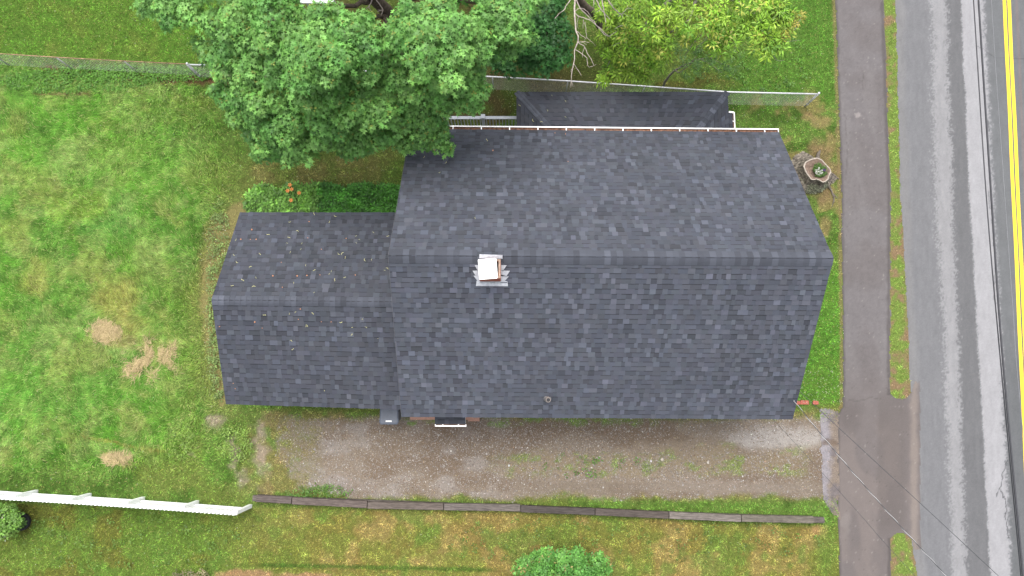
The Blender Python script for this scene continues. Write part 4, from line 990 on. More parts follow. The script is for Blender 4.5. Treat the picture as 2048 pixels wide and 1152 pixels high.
# thin drip edge on the west rake
mb = MB(); mb.bar(BL_ + Vector((-.008, 0, .006)), RL + Vector((-.008, 0, .006)), .004, .012); mb.bar(TL + Vector((-.008, 0, .006)), RL + Vector((-.008, 0, .006)), .004, .012)
hbuild(mb, 'drip_edge', M_rail2, roof)

# walls
wx0, wx1, wy0, wy1 = xl + .3, xr - .3, BL_.y + .32, TL.y - .34
ry_ = RL.y
mb = MB()
def zroof(y): return ZR - (ZR - ZE) * (abs(y - ry_) / (abs(TL.y - ry_) if y > ry_ else abs(BL_.y - ry_))) - .2
for xx_ in (wx0, wx1 - .15):
    mb.prism([(xx_, wy0, 0), (xx_, wy1, 0), (xx_, wy1, zroof(wy1)), (xx_, ry_, zroof(ry_)), (xx_, wy0, zroof(wy0))], (.15, 0, 0))
mb.box(wx0 + .15, wx1 - .15, wy0, wy0 + .15, 0, zroof(wy0)); mb.box(wx0 + .15, wx1 - .15, wy1 - .15, wy1, 0, zroof(wy1))
z = .35
while z < zroof(wy0):
    mb.box(wx0, wx1, wy0 - .012, wy0 - .001, z, z + .14); mb.box(wx0, wx1, wy1 + .001, wy1 + .012, z, z + .14); z += .15
z = .35
wall = hbuild(mb, 'wall', M_siding)
def window(x, y, z, w_, h_, axis_, out):
    mb = MB(); t = .05
    def B(a0, a1, z0, z1, d0, d1, m_):
        if axis_ == 'x': m_.box(a0, a1, min(y + out * d0, y + out * d1), max(y + out * d0, y + out * d1), z0, z1)
        else: m_.box(min(x + out * d0, x + out * d1), max(x + out * d0, x + out * d1), a0, a1, z0, z1)
    c_ = x if axis_ == 'x' else y
    B(c_ - w_ / 2, c_ - w_ / 2 + t, z, z + h_, .014, .05, mb); B(c_ + w_ / 2 - t, c_ + w_ / 2, z, z + h_, .014, .05, mb)
    B(c_ - w_ / 2 + t, c_ + w_ / 2 - t, z, z + t, .014, .06, mb); B(c_ - w_ / 2 + t, c_ + w_ / 2 - t, z + h_ - t, z + h_, .014, .05, mb); B(c_ - w_ / 2 + t, c_ + w_ / 2 - t, z + h_ / 2 - .02, z + h_ / 2 + .02, .014, .045, mb)
    f_ = hbuild(mb, 'window', M_trim); mb = MB(); B(c_ - w_ / 2 + t, c_ + w_ / 2 - t, z + t, z + h_ - t, .0135, .02, mb); hbuild(mb, 'window_pane', M_glass, f_)
for x_ in (.4, 2.8, 5.4): window(x_, wy0, 1.0, .9, 1.2, 'x', -1)
for x_ in (1.2, 4.6): window(x_, wy1, 1.1, .9, 1.1, 'x', 1)
for y_ in (1.0, 5.0): window(wx1, y_, 1.0, .9, 1.2, 'y', 1)
window(wx1, ry_, 3.3, .8, 1.0, 'y', 1)

# gutter on the long north eave
def gutter(A, B, out, w_=.115, hang=8, name='gutter', parent=roof):
    A, B, out = Vector(A), Vector(B), Vector(out); d = (B - A).normalized(); mb = MB()
    z0 = -.11
    def strip(o0, z0_, o1, z1_, th=.004):
        p = [A + out * o0 + Vector((0, 0, z0_)), B + out * o0 + Vector((0, 0, z0_)), B + out * o1 + Vector((0, 0, z1_)), A + out * o1 + Vector((0, 0, z1_))]
        mb.quad(*p)
    strip(0, .0, 0, z0); strip(0, z0, w_ * .7, z0); strip(w_ * .7, z0, w_, -.03); strip(w_, -.03, w_, .0); strip(w_, .0, w_ - .034, .001)
    strip(w_ - .034, .001, w_ - .034, -.012)
    for k, p in enumerate((A, B)):
        mb.poly([p + out * 0, p + out * w_, p + out * w_ + Vector((0, 0, -.03)), p + out * w_ * .7 + Vector((0, 0, z0)), p + Vector((0, 0, z0))])
        mb.bar(p + d * (.012 if k == 0 else -.012) + Vector((0, 0, .003)), p + d * (.012 if k == 0 else -.012) + out * w_ + Vector((0, 0, .003)), .024, .004)
    g_ = hbuild(mb, name, M_trim, parent)
    for k in range(hang):
        mb = MB(); p = A.lerp(B, (k + .5) / hang); mb.bar(p + Vector((0, 0, .006)) - out * .01, p + out * (w_ - .02) + Vector((0, 0, .006)), .03, .004)
        hbuild(mb, 'gutter_hanger', M_trim, parent)
    mb = MB(); q0 = A + d * .02; q1 = B - d * .02
    mb.quad(q0 + out * .006 + Vector((0, 0, -.045)), q1 + out * .006 + Vector((0, 0, -.045)), q1 + out * (w_ - .012) + Vector((0, 0, -.045)), q0 + out * (w_ - .012) + Vector((0, 0, -.045)))
    hbuild(mb, 'gutter_debris', flat_mat('leaf_debris', (.14, .075, .05), .95, .1, noise=.6, nscale=12), parent)
    return g_
gA = TL.copy(); gB = TR.copy()
gutter(gA + Vector((0, .004, -.01)), gB + Vector((0, .004, -.01)), (0, 1, 0), .115, 13)

# ------------------------------------------------------------------ chimney
zt = 5.86
c00 = P(958, 557, zt); c11 = P(1001.5, 518, zt)
cx0, cx1, cy0, cy1 = c00[0], c11[0], c00[1], c11[1]
chim = None
mb = MB(); t = .055; bh = .065; z = 4.9; k = 0
while z < zt - .01:
    z1 = min(z + bh, zt)
    for (a0, a1, b0, b1, ax) in ((cx0, cx1, cy0, cy0 + t, 0), (cx0, cx1, cy1 - t, cy1, 0), (cx0, cx0 + t, cy0 + t, cy1 - t, 1), (cx1 - t, cx1, cy0 + t, cy1 - t, 1)):
        L = (a1 - a0) if ax == 0 else (b1 - b0); nb = 3 if ax == 0 else 2
        for q in range(nb):
            s0 = q / nb * L + (.003); s1 = (q + 1) / nb * L - .003; j = .004 * random.random()
            if ax == 0: mb.box(a0 + s0, a0 + s1, b0 + j, b1 - j, z + .004, z1 - .004)
            else: mb.box(a0 + j, a1 - j, b0 + s0, b0 + s1, z + .004, z1 - .004)
    z += bh; k += 1
chim = hbuild(mb, 'chimney', M_brick)
mb = MB(); mo = .006
for (a0, a1, b0, b1) in ((cx0 + mo, cx1 - mo, cy0 + mo, cy0 + t - mo), (cx0 + mo, cx1 - mo, cy1 - t + mo, cy1 - mo), (cx0 + mo, cx0 + t - mo, cy0 + t - mo, cy1 - t + mo), (cx1 - t + mo, cx1 - mo, cy0 + t - mo, cy1 - t + mo)):
    mb.box(a0, a1, b0, b1, 4.9, zt + .006)
hbuild(mb, 'mortar', M_mortar, chim)
mb = MB(); mb.box(cx0 + t, cx1 - t, cy0 + t, cy1 - t, 5.0, zt - .12); hbuild(mb, 'flue', M_flue_dark, chim)  # dark block plugs the opening, its colour painting the shaded depth
# white rounded cover slab
mb = MB(); q0 = P(957, 558, zt + .05); q1 = P(994, 517.5, zt + .05); hx, hy = (q1[0] - q0[0]) / 2, (q1[1] - q0[1]) / 2; mx_, my_ = (q0[0] + q1[0]) / 2, (q0[1] + q1[1]) / 2
ring_ = []; rr = .03
for (sx, sy, a0) in ((1, 1, 0), (-1, 1, 90), (-1, -1, 180), (1, -1, 270)):
    for j in range(4):
        a = R(a0 + j * 30); ring_.append((sx * (hx - rr) + rr * math.cos(a), sy * (hy - rr) + rr * math.sin(a)))
rot = R(4); pts = [(mx_ + a * math.cos(rot) - b * math.sin(rot), my_ + a * math.sin(rot) + b * math.cos(rot), zt + .012) for a, b in ring_]
mb.prism(pts, (0, 0, .045)); hbuild(mb, 'chimney_cap', M_white, chim)
# flashing lying on the slope
def zsouth(y): return ZR - (ZR - ZE) * (ry_ - y) / (ry_ - BL_.y) if y < RL.y else ZR - (ZR - ZE) * (y - ry_) / (TL.y - ry_)
def onroof(px, py, lift=.03):
    z_ = 5.4
    for _ in range(12): p = P(px, py, z_); z_ = float(zsouth(p[1])) + lift
    return Vector(P(px, py, z_).tolist())
mb = MB()
def plate(pxs, lift=.03):
    mb.prism([onroof(a, b, lift) for a, b in pxs], (0, 0, .004))
plate([(952, 572), (1016, 572.5), (1015, 563), (1001, 560), (957, 560), (953, 562)], .024)
plate([(958.5, 516.5), (1005, 517.5), (1005, 510), (959, 508.5)], .05)
plate([(955, 562), (962, 562), (962, 551), (947, 551.5)], .034); plate([(952, 552.5), (960, 553), (960, 540.5), (945, 541.5)], .04); plate([(955, 541), (960, 541), (960, 530), (949.5, 530.5)], .046)
plate([(1009, 562.5), (1001, 562), (1001, 552.5), (1017.5, 553)], .034); plate([(1013, 552), (1001, 549), (1001, 541), (1020, 541.5)], .04); plate([(1007, 540), (1001, 540), (1001, 530), (1013.5, 530.5)], .046)
hbuild(mb, 'flashing', M_flash, chim)
mb = MB(); zb = float(zsouth(cy0))
mb.box(cx0 - .008, cx1 + .008, cy0 - .012, cy0 - .003, zb - .05, zb + .13)
hbuild(mb, 'counter_flashing', M_flash, chim)

# vent pipe
vb = onroof(1095, 797, .012); n_s = (BR_ - BL_).cross(RL - BL_).normalized()
if n_s.z < 0: n_s = -n_s
mb = MB(); tp = vb + Vector((.012, -.01, .22))
mb.tube([vb - n_s * .01, vb + n_s * .02, vb + n_s * .05 + Vector((0, 0, .015)), vb + Vector((0, 0, .12))], [.105, .1, .075, .056], 20, False)
vboot = hbuild(mb, 'vent_pipe', flat_mat('grey_vent_boot', (.12, .115, .115), .7, .3, noise=.2), roof, smooth=True)
mb = MB(); pb0 = vb + Vector((0, 0, .03)); pt_ = vb + Vector((.01, -.035, .26))
rings = []; N_ = 20
for (p, r_) in ((pb0, .060), (pt_, .060), (pt_, .049), (pb0 + Vector((0, 0, .05)), .049)):
    rings.append([tuple(p + Vector((math.cos(2 * math.pi * j / N_) * r_, math.sin(2 * math.pi * j / N_) * r_, 0))) for j in range(N_)])
for a, b in zip(rings[:-1], rings[1:]):
    for j in range(N_): mb.quad(a[j], a[(j + 1) % N_], b[(j + 1) % N_], b[j])
hbuild(mb, 'pipe', flat_mat('pale_pvc_pipe', (.20, .17, .155), .6, .3), vboot, smooth=True)
mb = MB(); mb.poly([(tp.x * 0 + pt_.x + .049 * math.cos(2 * math.pi * j / N_), pt_.y + .049 * math.sin(2 * math.pi * j / N_), pt_.z - .006) for j in range(N_)]); hbuild(mb, 'pipe_bore_shade', M_black, vboot)  # black disc paints the dark inside of the open pipe

# ------------------------------------------------------------------ the lower wing
ZWE, ZWR = 2.30, 3.80
WTL = Pv(480, 425, ZWE); WBL = Pv(452, 808, ZWE); WRL = Pv(423, 600, ZWR)
wxl = (WTL.x + WBL.x + WRL.x) / 3; wxr = wx0 + .0
WTR = Vector((wxr, Pv(790, 425, ZWE).y, ZWE)); WBR = Vector((wxr, Pv(803, 820, ZWE).y, ZWE)); WRR = Vector((wxr, Pv(783, 604, ZWR).y, ZWR))
mb = MB(); shingle_slope(mb, WTL, WTR, WRL, WRR, seed=21, dark=.90); shingle_slope(mb, WBL, WBR, WRL, WRR, seed=22, dark=.95)  # north slope toned darker, tree shade painted into the shingle colour
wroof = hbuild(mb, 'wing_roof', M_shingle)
wn_ = (WTL - WRL); wn_.x = 0; wn_.normalize(); ws_ = (WBL - WRL); ws_.x = 0; ws_.normalize()
mb = MB(); ridge_caps(mb, WRL, WRR, wn_, ws_, .15, 8); hbuild(mb, 'ridge_cap', M_shingle, wroof)
for a in ((WTL, WTR, WRL, WRR), (WBL, WBR, WRL, WRR)):
    m_ = sheathing('fascia', a[0], a[1], a[2], a[3], th=.11); hbuild(m_, 'fascia_board', M_trim, wroof)
mb = MB(); vy0, vy1 = max(WBL.y, WBR.y) + .30, WTL.y - .22; vx0 = wxl + .22
def zw(y): return ZWR - (ZWR - ZWE) * abs(y - WRL.y) / ((WTL.y - WRL.y) if y > WRL.y else (WRL.y - WBL.y)) - .17
mb.prism([(vx0, vy0, 0), (vx0, vy1, 0), (vx0, vy1, zw(vy1)), (vx0, WRL.y, zw(WRL.y)), (vx0, vy0, zw(vy0))], (.15, 0, 0))
mb.box(vx0 + .15, wx0, vy0, vy0 + .15, 0, zw(vy0) - .02); mb.box(vx0 + .15, wx0, vy1 - .15, vy1, 0, zw(vy1) - .02)
hbuild(mb, 'wing_wall', M_siding)
window(-5.2, vy0, 1.0, 1.0, .9, 'x', -1); window(-5.2, vy1, 1.0, 1.0, .9, 'x', 1)
# step where the wing roof meets the tall gable wall
# ------------------------------------------------------------------ porch roof on the north side
ZP0, ZP1 = 2.22, 2.62
pl0 = Pv(1033, 184, ZP0); pr0 = Pv(1455, 184, ZP0); wyN = wy1 + .0
pw = wyN + .012
A = Vector((pl0.x, pl0.y, ZP0)); B = Vector((pr0.x, pr0.y, ZP0)); in_ = 1.30
C_ = Vector((pr0.x - in_, pw, ZP1)); D_ = Vector((pl0.x + in_, pw, ZP1)); Ewl = Vector((pl0.x, pw, ZP0)); Ewr = Vector((pr0.x, pw, ZP0))
def tri_slope(mb, E0, E1, apex_s, apex, seed, dark=.8):
    """shingled triangle: rows parallel to E0-E1, closing on apex"""
    shingle_slope(mb, E0, E1, apex - (E1 - E0) * .002, apex + (E1 - E0) * .002, seed=seed, dark=dark, exposure=.14)
mb = MB(); shingle_slope(mb, A, B, D_, C_, seed=31, dark=.80)  # porch shingles darkened, shade of eave and trees painted in
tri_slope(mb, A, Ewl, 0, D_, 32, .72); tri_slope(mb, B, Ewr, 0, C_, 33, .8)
porch = hbuild(mb, 'porch_roof', M_shingle)
mb = MB()
def hipcap(P0, P1, seed):
    d = (P1 - P0).normalized(); s_ = d.cross(Vector((0, 0, 1))).normalized()
    ridge_caps(mb, P0, P1, s_ + Vector((0, 0, -.12)), -s_ + Vector((0, 0, -.12)), .09, seed, lift=.004)
hipcap(A, D_ , 9); hbuild(mb, 'hip_cap', M_shingle, porch)
mb = MB(); hipcap(B, C_ , 10); hbuild(mb, 'hip_cap', M_shingle, porch)
# small lower return with its gutter at the east end
ze = ZP0 - .06; e0 = Pv(1455, 226, ze); e1 = Pv(1464.5, 226, ze)
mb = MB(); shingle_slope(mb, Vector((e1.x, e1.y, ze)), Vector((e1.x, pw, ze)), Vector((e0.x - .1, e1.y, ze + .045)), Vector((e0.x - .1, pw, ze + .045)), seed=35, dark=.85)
slope_deck(mb, [], 0) if False else None
hbuild(mb, 'porch_return_roof', M_shingle, porch)
gutter(Vector((e1.x + .002, e1.y + .02, ze - .008)), Vector((e1.x + .002, pw, ze - .008)), (1, 0, 0), .075, 2, parent=porch)
mb = MB(); q = Pv(1459, 225.5, ze); mb.bar((q.x - .02, q.y + .02, ze), (q.x + .13, q.y + .0, ze), .05, .05); hbuild(mb, 'gutter_elbow', M_trim, porch)
mb = MB(); mb.box(A.x + .04, B.x - .04, A.y - .18, A.y - .03, ZP0 - .17, ZP0 - .02); mb.box(A.x + .04, A.x + .18, pw, A.y - .18, ZP0 - .17, ZP0 - .03); mb.box(B.x - .18, B.x - .04, pw, A.y - .18, ZP0 - .17, ZP0 - .03)
mb.box(A.x + .18, B.x - .18, pw, A.y - .18, ZP0 - .10, ZP0 - .07); hbuild(mb, 'porch_beam', M_trim, porch)
# deck, posts and railing
yr = P(966, 235, 1.42)[1]; dz = .50
dx0 = wx0 + .1; dx1 = pr0.x - .1
mb = MB(); nb = 9; dw = (yr + .06 - pw) / nb
for k in range(nb): mb.box(dx0, dx1, pw + k * dw, pw + (k + 1) * dw - .006, dz - .035, dz)
mb.box(dx0 + .02, dx1 - .02, yr - .0, yr + .04, dz - .2, dz - .036)
deck = hbuild(mb, 'porch_deck', M_deck)
mb = MB(); xs_p = [P(966, 235, 1.42)[0]]
while xs_p[-1] < dx1 - 2: xs_p.append(xs_p[-1] + 1.95)
xs_p = [dx0 + .05] + xs_p + [dx1 - .05]
for x_ in xs_p:
    tall = x_ > A.x
    m2 = MB(); zt_ = ZP0 - .17 if tall else 1.50
    m2.box(x_ - .05, x_ + .05, yr - .05, yr + .05, .0, zt_)
    if not tall: m2.prism([(x_ - .065, yr - .065, zt_), (x_ + .065, yr - .065, zt_), (x_ + .065, yr + .065, zt_), (x_ - .065, yr + .065, zt_)], (0, 0, .03))
    hbuild(m2, 'railing_post', M_rail, deck)
for a, b in zip(xs_p[:-1], xs_p[1:]):
    m2 = MB(); m2.box(a + .05, b - .05, yr - .045, yr + .045, 1.38, 1.42); m2.box(a + .05, b - .05, yr - .022, yr + .022, .60, .65)
    m2.box(a + .05, b - .05, yr - .02, yr + .02, 1.32, 1.379)
    nb = max(2, int((b - a) / .096)); 
    for k in range(1, nb): 
        xq = a + (b - a) * k / nb; m2.box(xq - .013, xq + .013, yr - .013, yr + .013, .65, 1.32)
    hbuild(m2, 'railing', M_rail, deck)
# steps down at the west end of the deck
for k in range(2):
    m2 = MB(); m2.box(dx0 - .3 * (k + 1), dx0 - .3 * k - .004, pw + .2, yr - .1, 0, dz - .17 * (k + 1)); hbuild(m2, 'step', M_deck, deck)

# ------------------------------------------------------------------ side door canopy and stoop on the south wall
ZC0, ZC1 = 2.28, 2.52
ca = Pv(870, 848, ZC0); cb = Pv(931, 849, ZC0)
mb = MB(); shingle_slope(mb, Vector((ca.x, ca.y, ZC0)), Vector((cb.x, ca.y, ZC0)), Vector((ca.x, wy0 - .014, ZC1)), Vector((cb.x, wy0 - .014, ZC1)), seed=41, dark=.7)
can = hbuild(mb, 'door_canopy', M_shingle)
m_ = sheathing('x', Vector((ca.x, ca.y, ZC0)), Vector((cb.x, ca.y, ZC0)), Vector((ca.x, wy0 - .014, ZC1)), Vector((cb.x, wy0 - .014, ZC1)), th=.07); hbuild(m_, 'canopy_frame', M_trim, can)
gutter(Vector((ca.x, ca.y - .004, ZC0 - .008)), Vector((cb.x + .02, ca.y - .012, ZC0 - .008)), (0, -1, 0), .062, 2, parent=can)
for x_ in (ca.x + .08, cb.x - .08):
    mb = MB(); mb.bar((x_, wy0 - .02, 1.95), (x_, ca.y + .05, ZC0 - .09), .04, .04); hbuild(mb, 'bracket', M_trim, can)
mb = MB(); xm = (ca.x + cb.x) / 2; mb.box(xm - .42, xm + .42, wy0 - .03, wy0 - .0135, .25, 2.15); dr = hbuild(mb, 'door', M_door)
mb = MB(); mb.box(xm + .3, xm + .34, wy0 - .07, wy0 - .03, 1.1, 1.16); hbuild(mb, 'door_handle', M_galv, dr)
mb = MB(); mb.box(P(936, 840, .2)[0], P(959, 840, .2)[0], P(936, 842.5, .2)[1], wy0 - .0135, 0, .2); mb.box(P(820, 840, .2)[0], P(936, 840, .2)[0] - .003, P(936, 839.5, .2)[1], wy0 - .0135, 0, .2)
hbuild(mb, 'stoop', flat_mat('brown_painted_wood', (.28, .16, .12), .8, .25, noise=.15))

# ------------------------------------------------------------------ wheelie bin
bz = 1.03; ba = P(758, 849, bz); bb = P(797, 849, bz); bx0, bx1 = ba[0], bb[0]; by0 = ba[1]; by1 = by0 + .70
wb = empty('wheeled_bin', ((bx0 + bx1) / 2, (by0 + by1) / 2, 0), label='dark grey wheeled rubbish bin with white sticker on its lid under the wing eave', cat='bin')
def wbuild(mb, name, mat, parent=wb, **k):
    o = mb.build(name, mat, None, **k); o.parent = parent
    o.matrix_parent_inverse = Matrix.Translation(-Vector(wb.location)) if parent is wb else Matrix.Identity(4); return o
mb = MB(); i_ = .05
bot = [(bx0 + .08, by0 + .12, .06), (bx1 - .08, by0 + .12, .06), (bx1 - .08, by1 - .08, .06), (bx0 + .08, by1 - .08, .06)]
top_ = [(bx0 + .02, by0 + .04, bz - .06), (bx1 - .02, by0 + .04, bz - .06), (bx1 - .02, by1 - .03, bz - .06), (bx0 + .02, by1 - .03, bz - .06)]
mb.v += bot + top_; mb.f += [(3, 2, 1, 0), (4, 5, 6, 7), (0, 1, 5, 4), (1, 2, 6, 5), (2, 3, 7, 6), (3, 0, 4, 7)]
wbuild(mb, 'body', M_bin, bevel=.015)
mb = MB()   # lid: slightly domed, chamfered front corners, raised shoulders
o0 = .045
out_ = [(bx0 + o0, by0), (bx1 - o0, by0), (bx1, by0 + .07), (bx1 - .012, by0 + .22), (bx1 - .02, by1), (bx0 + .02, by1), (bx0 + .012, by0 + .22), (bx0, by0 + .07)]
mb.prism([(a, b, bz - .055) for a, b in out_], (0, 0, .035)); cxm = (bx0 + bx1) / 2
inn = [(cxm + (a - cxm) * .88, by0 + .03 + (b - by0) * .90, bz) for a, b in out_]
i0 = len(mb.v); mb.v += [(a, b, bz - .02) for a, b in out_] + inn; n8 = 8
for k in range(8): mb.f.append((i0 + k, i0 + (k + 1) % 8, i0 + 8 + (k + 1) % 8, i0 + 8 + k))
mb.f.append(tuple(range(i0 + 8, i0 + 16)))
lid = wbuild(mb, 'lid', M_bin, bevel=.006)
mb = MB(); mb.box(cxm - .09, cxm + .085, by0 + .075, by0 + .115, bz + .0005, bz + .003); wbuild(mb, 'sticker', M_label, lid)
mb = MB(); mb.prism([(cxm - .2, by1 - .08, bz + .001), (cxm - .12, by0 + .42, bz + .001), (cxm, by0 + .46, bz + .001), (cxm + .12, by0 + .42, bz + .001), (cxm + .2, by1 - .08, bz + .001)], (0, 0, .012)); wbuild(mb, 'lid_ridge', M_bin, lid)
mb = MB(); mb.tube([(bx0 + .05, by1 + .06, bz - .09), (bx1 - .05, by1 + .06, bz - .09)], .015, 8); mb.bar((bx0 + .07, by1 - .03, bz - .09), (bx0 + .07, by1 + .07, bz - .09), .03, .03); mb.bar((bx1 - .07, by1 - .03, bz - .09), (bx1 - .07, by1 + .07, bz - .09), .03, .03); wbuild(mb, 'handle', M_bin)
for x_ in (bx0 + .03, bx1 - .07):
    mb = MB(); mb.tube([(x_, by1 - .02, .1), (x_ + .04, by1 - .02, .1)], .1, 20); wbuild(mb, 'wheel', M_black)

# ------------------------------------------------------------------ chain-link fences
def chainlink(name, tops, z_h, label, rail_mat, wire_mat, rail_r=.022, terminal=(0, -1), wire_r=.0022, pitch=.075, sag=0.0, post_mat=None, diag=(1, -1)):
    pts = []
    for x_, y_ in tops: p = Pv(x_, y_, z_h); p.z = 0; pts.append(p)
    root = empty(name, pts[0][:], label=label, cat='fence')
    def fb(mb, nm, mat, par=root):
        o = mb.build(nm, mat, None, smooth=True); o.parent = par; o.matrix_parent_inverse = Matrix.Translation(-pts[0]) if par is root else Matrix.Identity(4); return o
    nP = len(pts)
    for k, p in enumerate(pts):
        term = (k in terminal) or (k - nP in terminal); r_ = .030 if term else .019; mb = MB()
        h_ = z_h + (.06 if term else -.02)
        mb.tube([(p.x, p.y, 0), (p.x, p.y, h_)], r_, 10)
        po = fb(mb, 'post', post_mat or rail_mat)
        if term:
            m2 = MB(); m2.tube([(p.x, p.y, h_ - .01), (p.x, p.y, h_ + .02), (p.x, p.y, h_ + .045)], [r_ + .008, r_ + .008, .012], 10); fb(m2, 'post_cap', rail_mat, po)
            m3 = MB()
            for zz_ in (.2, .45, .7, .95):
                m3 = MB(); m3.tube([(p.x, p.y, zz_ * z_h - .015), (p.x, p.y, zz_ * z_h + .015)], r_ + .006, 10); fb(m3, 'tension_band', M_galv, po)
    mb = MB(); mb.tube([Vector((p.x, p.y, z_h)) for p in pts], rail_r, 8); fb(mb, 'top_rail', rail_mat)
    mb = MB()
    for a, b in zip(pts[:-1], pts[1:]):
        d = b - a; L = d.length; d /= L; nrm = Vector((-d.y, d.x, 0)); H_ = z_h - .03
        for sgn in diag:
            s = -H_ - pitch
            while s < L + H_:
                # wire from (s,0.02) to (s+sgn*H, H)
                x0, x1 = s, s + H_; za, zb_ = (.02, H_) if sgn > 0 else (H_, .02)
                t0, t1 = 0.0, 1.0
                if x0 < 0: t0 = -x0 / (x1 - x0)
                if x1 > L: t1 = (L - x0) / (x1 - x0)
                if t1 > t0 + .01:
                    off = nrm * .004 * sgn
                    p = a + d * (x0 + (x1 - x0) * t0) + off; p.z = za + (zb_ - za) * t0
                    q = a + d * (x0 + (x1 - x0) * t1) + off; q.z = za + (zb_ - za) * t1
                    mb.tube([p, q], wire_r, 3, False)
                s += pitch
    fb(mb, 'chain_mesh', wire_mat)
    return root
chainlink('chain_link_fence', [(376, 129), (530, 134), (680, 140), (832, 146), (985, 153.5), (1136, 162), (1290, 172.5), (1458, 184), (1636, 188)], 1.0,
          'galvanised chain-link fence with pale top rail running behind the porch roof', M_galv, M_galvdim, .024, wire_r=.0020, pitch=.085)
chainlink('rusty_wire_fence', [(-140, 100), (-20, 106), (112, 114.5), (248, 122), (372, 128)], .92, 'old chain-link fence with thin rusty top rail along the back yard', M_rust, M_galvdim, .012, (0,), .0016, .085, post_mat=M_galvdim)

# ------------------------------------------------------------------ white picket fence
WF = [Pv(x_, y_, 0) for x_, y_ in ((-140, 969.5), (-34, 977.5), (73, 985), (180, 991.5), (287, 998.5), (395, 1006), (501, 1014))]
wf = empty('picket_fence', WF[0][:], label='white vinyl picket fence crossing the lower left yard', cat='fence')
def fb2(mb, nm, mat, par=wf, **k):
    o = mb.build(nm, mat, None, **k); o.parent = par; o.matrix_parent_inverse = Matrix.Translation(-WF[0]) if par is wf else Matrix.Identity(4); return o
for k, p in enumerate(WF):
    mb = MB(); h_ = 1.22 if k == len(WF) - 1 else 1.02
    mb.box(p.x - .05, p.x + .05, p.y - .02, p.y + .08, 0, h_); po = fb2(mb, 'post', M_white)
    mb = MB(); x0_, x1_, y0_, y1_ = p.x - .055, p.x + .055, p.y - .025, p.y + .085
    mb.v += [(x0_, y0_, h_), (x1_, y0_, h_), (x1_, y1_, h_), (x0_, y1_, h_), (p.x, p.y + .03, h_ + .03)]; mb.f += [(3, 2, 1, 0), (0, 1, 4), (1, 2, 4), (2, 3, 4), (3, 0, 4)]
    fb2(mb, 'post_cap', M_white, po)
for a, b in zip(WF[:-1], WF[1:]):
    d = (b - a).normalized(); L = (b - a).length; nn = Vector((-d.y, d.x, 0)); mb = MB()
    npk = 14
    for k in range(npk):
        s = (k + .5) / npk * L; c_ = a + d * s - nn * .035; w2 = L / npk * .40; th = nn * .022
        prof_ = [(-w2, .05), (w2, .05), (w2, 1.18), (w2 * .45, 1.24), (-w2 * .45, 1.24), (-w2, 1.18)]
        mb.prism([c_ + d * u_ + Vector((0, 0, v_)) for u_, v_ in prof_], th)
    fb2(mb, 'picket_panel', M_white)
    for zz_ in (.25, .92):
        mb = MB(); mb.bar(a + d * .065 + nn * .0 + Vector((0, 0, zz_)), b - d * .065 + nn * .0 + Vector((0, 0, zz_)), .024, .09); fb2(mb, 'rail', M_white)

# ------------------------------------------------------------------ timbers along the drive
TB = [((512, 997), (583, 1001), 'short leftmost weathered timber of the drive edging', (.105, .085, .078)), ((583.5, 1002), (734, 1009.5), 'brown timber second from the left in the drive edging', (.115, .092, .082)),
      ((734.5, 1011), (887, 1013.5), 'timber third from the left in the drive edging, brownish grey', (.115, .095, .082)), ((887.5, 1014), (1041, 1016), 'grey timber with pale upper edge, fourth from the left in the edging', (.125, .108, .098)),
      ((1041.5, 1018), (1190, 1024), 'dark split timber in the middle of the drive edging', (.07, .06, .055)), ((1190.5, 1024), (1338, 1031), 'dark cracked timber third from the path end of the edging', (.085, .07, .062)),
      ((1338.5, 1031), (1483, 1037.5), 'bleached pale grey timber second from the path end of the edging', (.155, .135, .12)), ((1483.5, 1037), (1628, 1040), 'grey lichen-streaked timber at the path end of the edging', (.13, .115, .095))]
for (a, b, lab, cc_) in TB:
    pa_, pb = Pv(a[0], a[1], .30), Pv(b[0], b[1], .30); mid = (pa_ + pb) / 2; d = pb - pa_; L = d.length; ang = math.atan2(d.y, d.x)
    import bmesh
    bm = bmesh.new(); nx_ = max(8, int(L / .12)); rg = random.Random(int(a[0])); prof_ = [(-.1, 0), (-.102, .14), (-.09, .165), (.085, .165), (.1, .15), (.1, 0)]
    rows_ = []
    for k in range(nx_ + 1):
        xk = -L / 2 + .008 + (L - .016) * k / nx_; rows_.append([bm.verts.new((xk, py_ + rg.uniform(-.006, .006), pz_ + .13 + (rg.uniform(-.007, .005) if pz_ > 0 else 0))) for py_, pz_ in prof_])
    for r0, r1 in zip(rows_[:-1], rows_[1:]):
        for j in range(len(prof_)): bm.faces.new((r0[j], r1[j], r1[(j + 1) % 6], r0[(j + 1) % 6]))
    bm.faces.new(rows_[0]); bm.faces.new(rows_[-1][::-1]); bmesh.ops.recalc_face_normals(bm, faces=bm.faces)
    me = bpy.data.meshes.new('edging_timber'); bm.to_mesh(me); bm.free()
    o = link('edging_timber', me, timber_mat('weathered_timber', cc_), None, (mid.x, mid.y, 0)); o.rotation_euler = (0, 0, ang)
    tag(o, lab, 'timber', 'weathered timbers edging the gravel drive')
